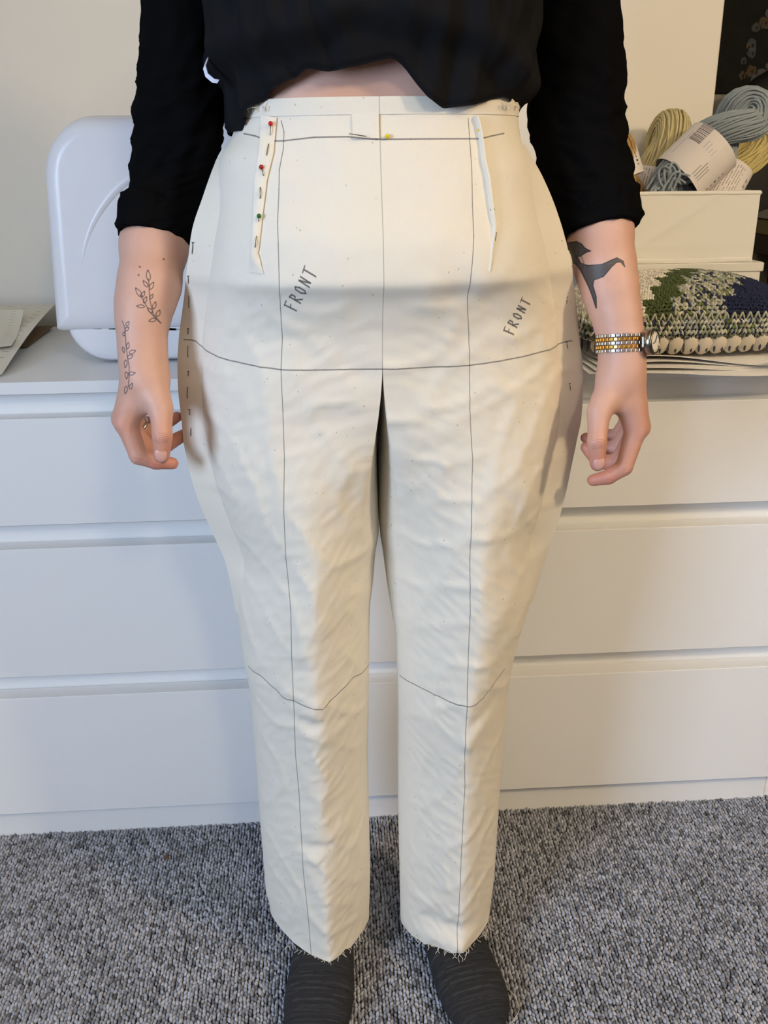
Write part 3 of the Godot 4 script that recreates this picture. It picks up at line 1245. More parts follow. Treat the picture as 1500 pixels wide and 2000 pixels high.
# ---- the person ----
var ZF := [Vector2(0.02,0.345),Vector2(0.1,0.335),Vector2(0.3,0.338),Vector2(0.46,0.355),Vector2(0.6,0.368),Vector2(0.72,0.374),Vector2(0.85,0.378),Vector2(0.895,0.382),Vector2(0.925,0.394),Vector2(0.943,0.4055),Vector2(0.9495,0.412),Vector2(0.9535,0.4152),Vector2(0.985,0.4135),Vector2(1.03,0.396),Vector2(1.06,0.385),Vector2(1.1,0.372),Vector2(1.16,0.365)]
var ZB := [Vector2(0.02,0.19),Vector2(0.1,0.185),Vector2(0.3,0.16),Vector2(0.46,0.185),Vector2(0.6,0.155),Vector2(0.72,0.12),Vector2(0.82,0.085),Vector2(0.9,0.085),Vector2(1,0.12),Vector2(1.06,0.15),Vector2(1.1,0.165),Vector2(1.16,0.165)]
var LO := [Vector2(0.02,-0.104),Vector2(0.0679,-0.1076),Vector2(0.1025,-0.1115),Vector2(0.1864,-0.1127),Vector2(0.2595,-0.1136),Vector2(0.3524,-0.1132),Vector2(0.4303,-0.112),Vector2(0.4841,-0.1173),Vector2(0.5595,-0.1215),Vector2(0.6184,-0.1272),Vector2(0.6568,-0.1394),Vector2(0.6943,-0.1509),Vector2(0.7368,-0.1601),Vector2(0.772,-0.1652),Vector2(0.8192,-0.1661),Vector2(0.8549,-0.164),Vector2(0.8897,-0.1591),Vector2(0.936,-0.1477),Vector2(0.9696,-0.1387),Vector2(1.001,-0.1312),Vector2(1.0288,-0.1199),Vector2(1.0683,-0.1025),Vector2(1.0889,-0.0881),Vector2(1.116,-0.0797)]
var LI := [Vector2(0.02,0.03),Vector2(0.0679,0.0319),Vector2(0.149,0.0349),Vector2(0.2315,0.0351),Vector2(0.3135,0.0352),Vector2(0.4003,0.0368),Vector2(0.4794,0.0384),Vector2(0.549,0.0409),Vector2(0.5821,0.0452),Vector2(0.621,0.049),Vector2(0.6526,0.0538),Vector2(0.7383,0.0531),Vector2(0.8439,0.0533),Vector2(1.1162,0.0557)]
var RI := [Vector2(0.02,0.0765),Vector2(0.0566,0.0765),Vector2(0.1463,0.0759),Vector2(0.229,0.0753),Vector2(0.398,0.0747),Vector2(0.4552,0.0738),Vector2(0.5065,0.0722),Vector2(0.5479,0.067),Vector2(0.5814,0.0624),Vector2(0.6207,0.0581),Vector2(0.6526,0.0544),Vector2(0.7383,0.0531),Vector2(0.8439,0.0533),Vector2(1.1162,0.0557)]
var RO := [Vector2(0.02,0.202),Vector2(0.0474,0.2035),Vector2(0.1073,0.2085),Vector2(0.1914,0.212),Vector2(0.2569,0.2141),Vector2(0.3324,0.2162),Vector2(0.412,0.2163),Vector2(0.4681,0.2197),Vector2(0.5111,0.228),Vector2(0.545,0.2368),Vector2(0.5913,0.2465),Vector2(0.6303,0.255),Vector2(0.6746,0.2652),Vector2(0.7179,0.2742),Vector2(0.7539,0.2806),Vector2(0.7895,0.2852),Vector2(0.832,0.2844),Vector2(0.8682,0.2795),Vector2(0.9098,0.2712),Vector2(0.9456,0.2594),Vector2(0.9847,0.2471),Vector2(1.0163,0.2356),Vector2(1.0473,0.22),Vector2(1.0822,0.2019),Vector2(1.1066,0.1985)]
var creases := []
var folds := FastNoiseLite.new()


func spow(x: float, e: float) -> float:
	return signf(x) * pow(absf(x), e)


func inset(h: float) -> float:
	return 0.016 * smoothstep(0.56, 0.66, h) * (1.0 - smoothstep(1.0, 1.07, h))


# a point of a trouser leg: side 0 is the left one in the photograph; t runs from the inseam over the front to the side seam (0.5) and round the back
func leg_point(side: int, h: float, t: float) -> Vector3:
	var s := -1.0 if side == 0 else 1.0
	var xo := spl(LO if side == 0 else RO, h) - s * inset(h)
	var xi := spl(LI if side == 0 else RI, h)
	var zf := spl(ZF, h)
	var zb := spl(ZB, h)
	return leg_at(side, h, t, s, xo, xi, zf, zb)


func leg_at(side: int, h: float, t: float, s: float, xo: float, xi: float, zf: float, zb: float) -> Vector3:
	var zc := (zf + zb) * 0.5
	var w := 1.0 - smoothstep(0.62, 0.88, h)
	var X := xi
	var Z := t / 0.125
	if t > 0.875:
		Z = -(1.0 - t) / 0.125
	elif t >= 0.125:
		var ph := PI / 2 - PI * (t - 0.125) / 0.75
		X = xi + s * absf(xo - xi) * pow(maxf(cos(ph), 0.0), 0.85)
		Z = spow(sin(ph), 0.8)
	var psi := PI - TAU * t
	var e := 0.9
	if side == 0 and t < 0.5:
		e += 0.5 * (1.0 - smoothstep(0.06, 0.22, h))
	var cu := spow(cos(psi), 0.95)
	var sz := spow(sin(psi), e)
	if t < 0.5:
		# the cloth hangs over the shin and kneecap in a soft ridge, off the middle of the leg
		var ridge := 0.75 * (1.0 - smoothstep(0.6, 0.86, h))
		var u0 := lerpf(0.14, 0.2, smoothstep(0.3, 0.0, h)) * (-1.0 if side == 0 else 1.0)
		var f1 := (cu + 1.0) / (u0 + 1.0)
		var f2 := (1.0 - cu) / (1.0 - u0)
		var mn := minf(f1, f2)
		mn -= 0.05 * exp(-pow((f1 - f2) / 0.18, 2.0))
		sz = lerpf(sz, pow(clampf(mn, 0.0, 1.0), 0.62 + (e - 0.9) * 0.5), ridge)
	X = lerpf(X, (xo + xi) / 2 + s * absf(xo - xi) / 2 * cu, w)
	Z = lerpf(Z, sz, w)
	var p := Vector3(X, h, zc + (zf - zc) * Z)
	var front := smoothstep(0.05, 0.5, Z)
	if front > 0.0:
		p.z += front * wrinkle(p.x, h)
	var back := smoothstep(-0.2, -0.7, Z)
	if back > 0.0:
		p.z -= back * (1.0 - absf(folds.get_noise_2d(p.x * 9.0 + 40.0, h * 7.0))) * 0.004
	return p


func wrinkle(x: float, h: float) -> float:
	var z := 0.0
	for q in creases:
		if h < q[6] or h > q[7]:
			continue
		var a := Vector2(q[0], q[1])
		var ab := Vector2(q[2], q[3]) - a
		var l2 := ab.length_squared()
		var ap := Vector2(x, h) - a
		var t := ap.dot(ab) / l2
		var tc := clampf(t, 0.0, 1.0)
		var off: float = (ap - ab * tc).length() / q[4]
		if off < 3.0:
			z += q[5] * exp(-off * off) * (1.0 if q[8] else sin(PI * clampf(0.1 + 0.8 * t, 0.0, 1.0)))
	var amt := 1.0 - 0.75 * smoothstep(0.9, 0.98, h)
	var leg := 1.0 if x < 0.054 else -1.0
	var n1 := folds.get_noise_2d((x + h * 0.55 * leg) * 13.0, (h - x * 0.3 * leg) * 6.0 + leg * 30.0)
	z += amt * 0.0032 * (pow(1.0 - absf(n1) * 1.6, 3.0) if absf(n1) < 0.62 else 0.0)
	var n2 := folds.get_noise_2d((x - h * 0.4 * leg) * 34.0 + 100.0, h * 26.0)
	z += amt * 0.0008 * (1.0 - absf(n2) * 2.0)
	return z


func at_uv(x: float, h: float) -> Vector2:
	return Vector2((x + 0.2) / 0.52, (1.15 - h) / 1.13)


func calico_print() -> ImageTexture:
	var c := Canvas.new(1600, 2048, Color(0.893, 0.866, 0.806))
	var r := RandomNumberGenerator.new()
	r.seed = 31
	c.grain(0.012, r)
	var sc := Vector2(1600, 2048)
	# slubs and seed flecks of unbleached cotton
	for k in 900:
		var p := Vector2(r.randf() * 1600, r.randf() * 2048)
		c.seg(p, p + (Vector2(r.randf_range(4, 24), 0) if k & 1 else Vector2(0, r.randf_range(3, 12))), 1.2, Color(0.9, 0.87, 0.79), 0.35)
	for k in 420:
		var p := Vector2(r.randf() * 1600, r.randf() * 2048)
		c.seg(p, p + Vector2(r.randf_range(-2, 2), r.randf_range(-1.5, 1.5)), r.randf_range(1.2, 2.2), Color(0.5, 0.42, 0.32), r.randf_range(0.25, 0.75))
	var lead := Color(0.25, 0.24, 0.24)
	for m in [[[Vector2(-0.0739,1.0876),Vector2(-0.062,1.0851),Vector2(-0.0551,1.0826),Vector2(-0.0423,1.0801),Vector2(-0.0344,1.0801),Vector2(-0.0067,1.0826),Vector2(0.0247,1.0826),Vector2(0.0505,1.0801),Vector2(0.0822,1.0801),Vector2(0.1109,1.0801),Vector2(0.1384,1.0801),Vector2(0.1491,1.0801),Vector2(0.1608,1.0826),Vector2(0.1749,1.0851)],
	[Vector2(-0.0364,1.0976),Vector2(-0.0339,1.0876),Vector2(-0.0351,1.0726),Vector2(-0.0395,1.0552),Vector2(-0.0408,1.0377),Vector2(-0.043,1.0103),Vector2(-0.0429,0.9903),Vector2(-0.0432,0.9629),Vector2(-0.0444,0.9304),Vector2(-0.0447,0.9005),Vector2(-0.0476,0.8681),Vector2(-0.0482,0.8257),Vector2(-0.0491,0.7733),Vector2(-0.0524,0.7159),Vector2(-0.0537,0.6561),Vector2(-0.0512,0.5937),Vector2(-0.0537,0.5264),Vector2(-0.0544,0.4615),Vector2(-0.0563,0.3892),Vector2(-0.0546,0.3244),Vector2(-0.0548,0.2595),Vector2(-0.0544,0.1947),Vector2(-0.0515,0.1248),Vector2(-0.0508,0.0824),Vector2(-0.0498,0.05)],
	[Vector2(0.1368,1.0976),Vector2(0.1378,1.0851),Vector2(0.1389,1.0527),Vector2(0.1386,1.0227),Vector2(0.1384,0.9953),Vector2(0.136,0.9604),Vector2(0.1349,0.9379),Vector2(0.1396,0.9005),Vector2(0.1421,0.8656),Vector2(0.1429,0.8232),Vector2(0.1478,0.7658),Vector2(0.1477,0.7085),Vector2(0.1477,0.6511),Vector2(0.1503,0.5862),Vector2(0.1501,0.494),Vector2(0.1504,0.4491),Vector2(0.1498,0.3942),Vector2(0.1526,0.3293),Vector2(0.1517,0.2645),Vector2(0.1507,0.1972),Vector2(0.1495,0.1298),Vector2(0.1471,0.065),Vector2(0.1466,0.05)],
	[Vector2(-0.1549,0.8844),Vector2(-0.1466,0.8852),Vector2(-0.1407,0.8847),Vector2(-0.1352,0.8809),Vector2(-0.1282,0.8774),Vector2(-0.1045,0.8731),Vector2(-0.0773,0.8706),Vector2(-0.0476,0.8681),Vector2(-0.0034,0.8681),Vector2(0.0468,0.8681)],
	[Vector2(0.0468,0.8681),Vector2(0.0801,0.8681),Vector2(0.1131,0.8681),Vector2(0.142,0.8681),Vector2(0.187,0.8706),Vector2(0.2248,0.8731),Vector2(0.2337,0.8731),Vector2(0.2437,0.8736),Vector2(0.2534,0.8745),Vector2(0.2598,0.8748),Vector2(0.2688,0.8737)],
	[Vector2(-0.1089,0.4915),Vector2(-0.0943,0.489),Vector2(-0.0737,0.4765),Vector2(-0.0656,0.469),Vector2(-0.0549,0.469),Vector2(-0.0197,0.4615),Vector2(-0.012,0.4665),Vector2(0.0171,0.4815),Vector2(0.0376,0.4765)],
	[Vector2(0.0758,0.4615),Vector2(0.0903,0.464),Vector2(0.114,0.4615),Vector2(0.131,0.4566),Vector2(0.1418,0.4566),Vector2(0.1588,0.4566),Vector2(0.1717,0.4615),Vector2(0.1819,0.474),Vector2(0.2002,0.4865)]]][0]:
		var pts := []
		for q in m:
			pts.append(at_uv(q.x, q.y) * sc + Vector2(r.randf_range(-0.8, 0.8), 0))
		c.line(pts, 1.9, lead, 0.72)
	c.line([at_uv(0.0537, 1.117) * sc, at_uv(0.0534, 0.95) * sc, at_uv(0.0532, 0.86) * sc], 2.2, lead, 0.35)
	# hand lettering
	var glyphs := [
		[[0.1, 0.0, 0.0, 1.0], [-0.1, 1.02, 0.62, 1.06], [0.0, 0.52, 0.5, 0.62]],
		[[0.0, 0.0, 0.05, 1.0], [0.05, 1.0, 0.5, 0.92], [0.5, 0.92, 0.46, 0.62], [0.46, 0.62, 0.03, 0.5], [0.03, 0.5, 0.62, 0.02]],
		[[0.3, 0.02, 0.02, 0.35], [0.02, 0.35, 0.12, 0.85], [0.12, 0.85, 0.4, 0.98], [0.4, 0.98, 0.62, 0.66], [0.62, 0.66, 0.56, 0.2], [0.56, 0.2, 0.3, 0.02]],
		[[0.0, 0.02, 0.08, 0.95], [0.08, 0.95, 0.55, 0.1], [0.55, 0.1, 0.6, 0.98]],
		[[0.3, -0.02, 0.3, 1.0], [-0.12, 0.98, 0.75, 1.06]]]
	for T in [[Vector2(-0.0294,0.9279),Vector2(-0.0092,0.9629)], [Vector2(0.1877,0.8955),Vector2(0.2042,0.9255)]]:
		var o: Vector2 = at_uv(T[0].x, T[0].y)
		var o_m := Vector2(T[0].x, T[0].y)
		var dir: Vector2 = T[1] - T[0]
		var len := dir.length() * 1.04
		dir = dir.normalized()
		var up := Vector2(-dir.y, dir.x)
		for g in 5:
			for q in glyphs[g]:
				var a: Vector2 = o_m + dir * (g * 0.225 + q[0] * 0.17) * len + up * (q[1] * 0.0122)
				var b: Vector2 = o_m + dir * (g * 0.225 + q[2] * 0.17) * len + up * (q[3] * 0.0122)
				c.seg(at_uv(a.x, a.y) * sc, at_uv(b.x, b.y) * sc, 2.8, Color(0.3, 0.29, 0.29), 0.85)
	return c.texture()


func trousers(who: Node3D) -> void:
	folds.seed = 12
	folds.noise_type = FastNoiseLite.TYPE_SIMPLEX
	folds.frequency = 1.0
	folds.fractal_type = FastNoiseLite.FRACTAL_NONE
	for q in [[[-0.0537,0.4516,-0.0142,0.4566,0.012,0.004],[-0.0638,0.4466,-0.0088,0.4316,0.008,-0.004],[-0.014,0.4491,-0.0246,0.4117,0.01,0.003],[-0.0275,0.4042,0.0219,0.4291,0.008,0.002],[-0.0548,0.2396,-0.0159,0.2445,0.008,-0.004],[-0.0493,0.2271,-0.0317,0.2196,0.006,0.003],[-0.021,0.257,0.0181,0.257,0.012,0.003],[-0.0258,0.0724,-0.0235,0.2071,0.014,0.003],[0.147,0.3917,0.1818,0.4341,0.01,0.005],[0.1525,0.4117,0.191,0.4516,0.01,-0.004],[0.0848,0.4366,0.1384,0.4042,0.012,0.0025],[0.0957,0.4141,0.1385,0.3618,0.01,0.002],[0.0994,0.0999,0.1669,0.0924,0.012,-0.005],[0.0912,0.0675,0.1738,0.0724,0.01,0.004],[-0.0258,0.8806,-0.0855,0.8232,0.03,0.004],[-0.0465,0.7933,0.026,0.8257,0.02,-0.003],[-0.0334,0.7159,0.0272,0.7683,0.02,0.003],[-0.0154,0.7559,0.027,0.706,0.015,-0.002],[-0.0415,0.5613,0.0137,0.5813,0.014,0.002],[-0.0534,0.5039,-0.029,0.5264,0.012,-0.002],[0.0799,0.8781,0.1338,0.8332,0.025,-0.003],[0.1099,0.7085,0.1702,0.6785,0.02,0.002],[0.1727,0.6486,0.22,0.696,0.02,-0.003],[0.1918,0.7633,0.2384,0.6561,0.014,0.004],[0.1249,0.9504,0.1867,0.903,0.022,-0.003],[0.1082,0.9404,0.1383,0.9429,0.02,-0.003],[0.2056,0.6062,0.1762,0.5488,0.015,0.003],[-0.0326,1.0601,0.0047,1.0477,0.02,-0.002],[-0.0445,1.0252,-0.0362,0.9903,0.02,0.002],[-0.0932,1.0701,-0.0514,1.0726,0.012,0.003],[-0.1001,1.0527,-0.0626,1.0152,0.015,-0.003],[0.1396,0.9878,0.164,0.9479,0.02,0.003],[0.007,0.8806,0.0391,0.8481,0.012,-0.003]]][0]:
		creases.append([q[0], q[1], q[2], q[3], q[4], q[5], minf(q[1], q[3]) - q[4] * 3.0, maxf(q[1], q[3]) + q[4] * 3.0, false])
	# sharp pressed lines
	var pc: Array = [[Vector2(0.068,0.7833),Vector2(0.1651,0.8257),Vector2(0.1651,0.8257),Vector2(0.2364,0.8606),Vector2(0.0535,0.6985),Vector2(0.1172,0.7608),Vector2(0.1172,0.7608),Vector2(0.1661,0.7758),Vector2(0.0798,0.7783),Vector2(0.1331,0.8032)]][0]
	for k in range(0, pc.size(), 2):
		creases.append([pc[k].x, pc[k].y, pc[k + 1].x, pc[k + 1].y, 0.0035, 0.0016, minf(pc[k].y, pc[k + 1].y) - 0.011, maxf(pc[k].y, pc[k + 1].y) + 0.011, true])
	calico = mat(Color.WHITE, 0.85, calico_print())
	var t := Node3D.new()
	t.name = "trousers"
	who.add_child(t)
	t.set_meta("label", "cream calico trousers toile with pencil lines and pins")
	var nu := 112
	var rows := 250
	for side in 2:
		var s := -1.0 if side == 0 else 1.0
		var P := PackedVector3Array()
		var T := PackedVector2Array()
		for j in rows + 1:
			var h0 := lerpf(1.106, 0.056, j / float(rows))
			var row := [spl(LO if side == 0 else RO, h0) - s * inset(h0), spl(LI if side == 0 else RI, h0), spl(ZF, h0), spl(ZB, h0)]
			for i in nu:
				var h := h0
				if h0 < 0.16:
					# uneven raw hem
					var q := i / float(nu)
					h += smoothstep(0.16, 0.056, h0) * ((0.02 * maxf(0.0, cos(PI - TAU * q)) - 0.004 * maxf(0.0, sin(PI - TAU * q)) if side == 0 else 0.003 + 0.008 * cos(PI - TAU * q)) + 0.0012 * sin(q * TAU * 5.0))
				var p := leg_at(side, h, i / float(nu), s, row[0], row[1], row[2], row[3])
				P.append(p)
				T.append(at_uv(p.x, p.y))
		var whole := MB.new()
		whole.grid(P, nu, true, T)
		for j in rows + 1:
			# the two fronts meet flat at the centre seam
			var k := smoothstep(0.66, 0.86, P[j * nu].y)
			whole.N[j * nu + nu / 8] = whole.N[j * nu + nu / 8].lerp(whole.N[j * nu + nu / 8 + 1], k).normalized()
		for half in 2:
			var b := MB.new()
			b.V = whole.V
			b.N = whole.N
			b.U = whole.U
			b.C = whole.C
			var used := PackedInt32Array()
			for k in range(0, whole.I.size(), 6):
				var i := (k / 6) % nu
				if (i < nu / 2) == (half == 0):
					for e in 6:
						used.append(whole.I[k + e])
			b.I = used
			part("front_leg_panel" if half == 0 else "back_leg_panel", b, calico if half == 0 else calico_plain, t, ["pencil-marked front leg panel", ""][half])
	# waistband: an outer strip and a raw inner edge standing above it
	for layer in 2:
		var P := PackedVector3Array()
		var T := PackedVector2Array()
		for j in 7:
			var h := lerpf(1.1015, 1.1165, j / 6.0) if layer == 0 else lerpf(1.09, 1.113, j / 6.0)
			var grow := (0.0005 if layer == 0 else -0.0012) * (1.0 if j < 6 else 0.3)
			for side in 2:
				for i in 60:
					var q := 0.125 + 0.75 * (i / 59.0)
					if side == 0:
						q = 1.0 - q
					var p := leg_point(side, minf(h, 1.1), q)
					var nrm := Vector3(p.x - 0.054, 0, (p.z - 0.268) * 1.3).normalized()
					p += nrm * grow
					p.y = h + (0.0016 * sin(p.x * 60.0) if layer == 1 else 0.0)
					P.append(p)
					T.append(at_uv(p.x, p.y))
		var b := MB.new()
		b.grid(P, 120, true, T)
		part("waistband" if layer == 0 else "waist_edge", b, calico, t)
	# front placket lap: a square fold left of the centre seam
	var b := MB.new()
	var P := PackedVector3Array()
	for j in 8:
		for i in 8:
			var x := 0.0285 + 0.0245 * i / 7.0
			var h := 1.081 + 0.0205 * j / 7.0
			P.append(Vector3(x, h, 0.0016 + front_z(0, x, h) + 0.0006 * i / 7.0))
	var LT := PackedVector2Array()
	for q in P:
		LT.append(at_uv(q.x, q.y))
	sheet(b, P, 8, 0.0008, LT)
	part("placket_lap", b, calico, t)
	# side seam allowances pinned together and standing out
	for side in 2:
		var s := -1.0 if side == 0 else 1.0
		b = MB.new()
		P = PackedVector3Array()
		var FT := PackedVector2Array()
		for j in 90:
			var h := lerpf(1.075, 0.556, j / 89.0)
			var open := smoothstep(0.556, 0.64, h) * (1.0 - smoothstep(1.03, 1.075, h))
			var xo := spl(LO if side == 0 else RO, h)
			var base := leg_point(side, h, 0.405)
			var back := leg_point(side, h, 0.47)
			for i in 7:
				var u := i / 6.0
				var wv := 0.003 * sin(h * 46.0 + side * 2.0) * u
				FT.append(at_uv(lerpf(base.x - s * 0.001, xo + s * 0.001, u), h))
				P.append(Vector3(lerpf(base.x - s * 0.001, xo + s * 0.001, u), h, lerpf(base.z - 0.0016, back.z + open * 0.012, u) + wv * open))
		sheet(b, P, 7, 0.0014, FT)
		part("seam_allowance", b, calico, t)
	# darts folded to the outside
	var dl := [Vector3(-0.0547,1.1025,0.3414),Vector3(-0.0406,1.1,0.352),Vector3(-0.0576,1.0701,0.3565),Vector3(-0.0446,1.0701,0.3636),Vector3(-0.0626,1.0477,0.3625),Vector3(-0.0521,1.0452,0.3695),Vector3(-0.0652,1.0152,0.3724),Vector3(-0.0571,1.0152,0.3778),Vector3(-0.0674,0.9878,0.3824),Vector3(-0.0622,0.9853,0.3864),Vector3(-0.0712,0.9654,0.3829),Vector3(-0.0466,0.9629,0.3973)]
	b = MB.new()
	P = PackedVector3Array()
	for j in 31:
		var f := j / 30.0 * 5.0
		var k := mini(int(f), 4)
		var a: Vector3 = (dl[k * 2] as Vector3).lerp(dl[k * 2 + 2], f - k)
		var e: Vector3 = (dl[k * 2 + 1] as Vector3).lerp(dl[k * 2 + 3], f - k)
		if j > 24:
			e = a.lerp(e, 0.55)
		for i in 7:
			var u := i / 6.0
			var p := a.lerp(e, u)
			p.z = front_z(0, p.x, p.y) + lerpf(0.0055, 0.001, u * u) * (1.0 - smoothstep(26.0, 30.0, j) * 0.9)
			P.append(p)
	sheet(b, P, 7, 0.0012)
	part("dart_fold", b, calico_plain, t)
	var dr := [Vector3(0.1446,1.1,0.357),Vector3(0.1477,1.0926,0.3572),Vector3(0.151,1.0726,0.3628),Vector3(0.1514,1.0626,0.3672),Vector3(0.1548,1.0477,0.3716),Vector3(0.1568,1.0302,0.377),Vector3(0.1586,1.0128,0.3837),Vector3(0.1601,1.0028,0.3876),Vector3(0.1573,0.9853,0.3949),Vector3(0.1544,0.9629,0.3988)]
	b = MB.new()
	P = PackedVector3Array()
	for j in 31:
		var f := j / 30.0 * 9.0
		var k := mini(int(f), 8)
		var a: Vector3 = (dr[k] as Vector3).lerp(dr[k + 1], f - k)
		var tall := 0.007 * (1.0 - smoothstep(18.0, 30.0, j))
		for i in 6:
			var u := i / 5.0
			var x := a.x - 0.002 + u * 0.002
			P.append(Vector3(x + 0.001 * u, a.y, front_z(1, a.x, a.y) - 0.002 + (tall + 0.002) * u))
	sheet(b, P, 6, 0.0016)
	part("dart_fold", b, calico_plain, t)
	# frayed threads along the raw hems and waist
	b = MB.new()
	rng.seed = 17
	for side in 2:
		for k in 46:
			var q := rng.randf_range(0.04, 0.47)
			var p := leg_point(side, 0.057 if side == 0 else 0.061, q)
			var path := PackedVector3Array()
			var d := Vector3(rng.randf_range(-0.7, 0.7), -0.7, rng.randf_range(0.1, 0.8)).normalized() * rng.randf_range(0.004, 0.012)
			if k % 15 == 0:
				d *= 2.5
			for e in 5:
				path.append(p + d * (e / 4.0) + Vector3(0.0015 * sin(e * 1.4 + k), 0, 0.001))
			b.tube(path, PackedFloat32Array([0.00032]), 4)
	for k in 26:
		var x := rng.randf_range(0.17, 0.198) if k & 1 else rng.randf_range(-0.078, -0.045)
		var p := Vector3(x, 1.106, front_z(1 if k & 1 else 0, x, 1.1) + 0.002)
		var path := PackedVector3Array([p, p + Vector3(rng.randf_range(-0.003, 0.003), 0.004, 0.001), p + Vector3(rng.randf_range(-0.006, 0.006), rng.randf_range(0.0, 0.009), 0.002)])
		b.tube(path, PackedFloat32Array([0.00032]), 4)
	part("frayed_threads", b, calico_plain, t).set_meta("kind", "stuff")


# the trousers' front surface at a place
func front_z(side: int, x: float, h: float) -> float:
	var lo := 0.0
	var hi := 0.5
	if h > 0.7:
		lo = 0.126
	var s := -1.0 if side == 0 else 1.0
	for k in 18:
		var m := (lo + hi) / 2
		if (leg_point(side, h, m).x - x) * s < 0.0:
			lo = m
		else:
			hi = m
	return leg_point(side, h, (lo + hi) / 2).z


const SKIN := Color(0.9, 0.72, 0.64)


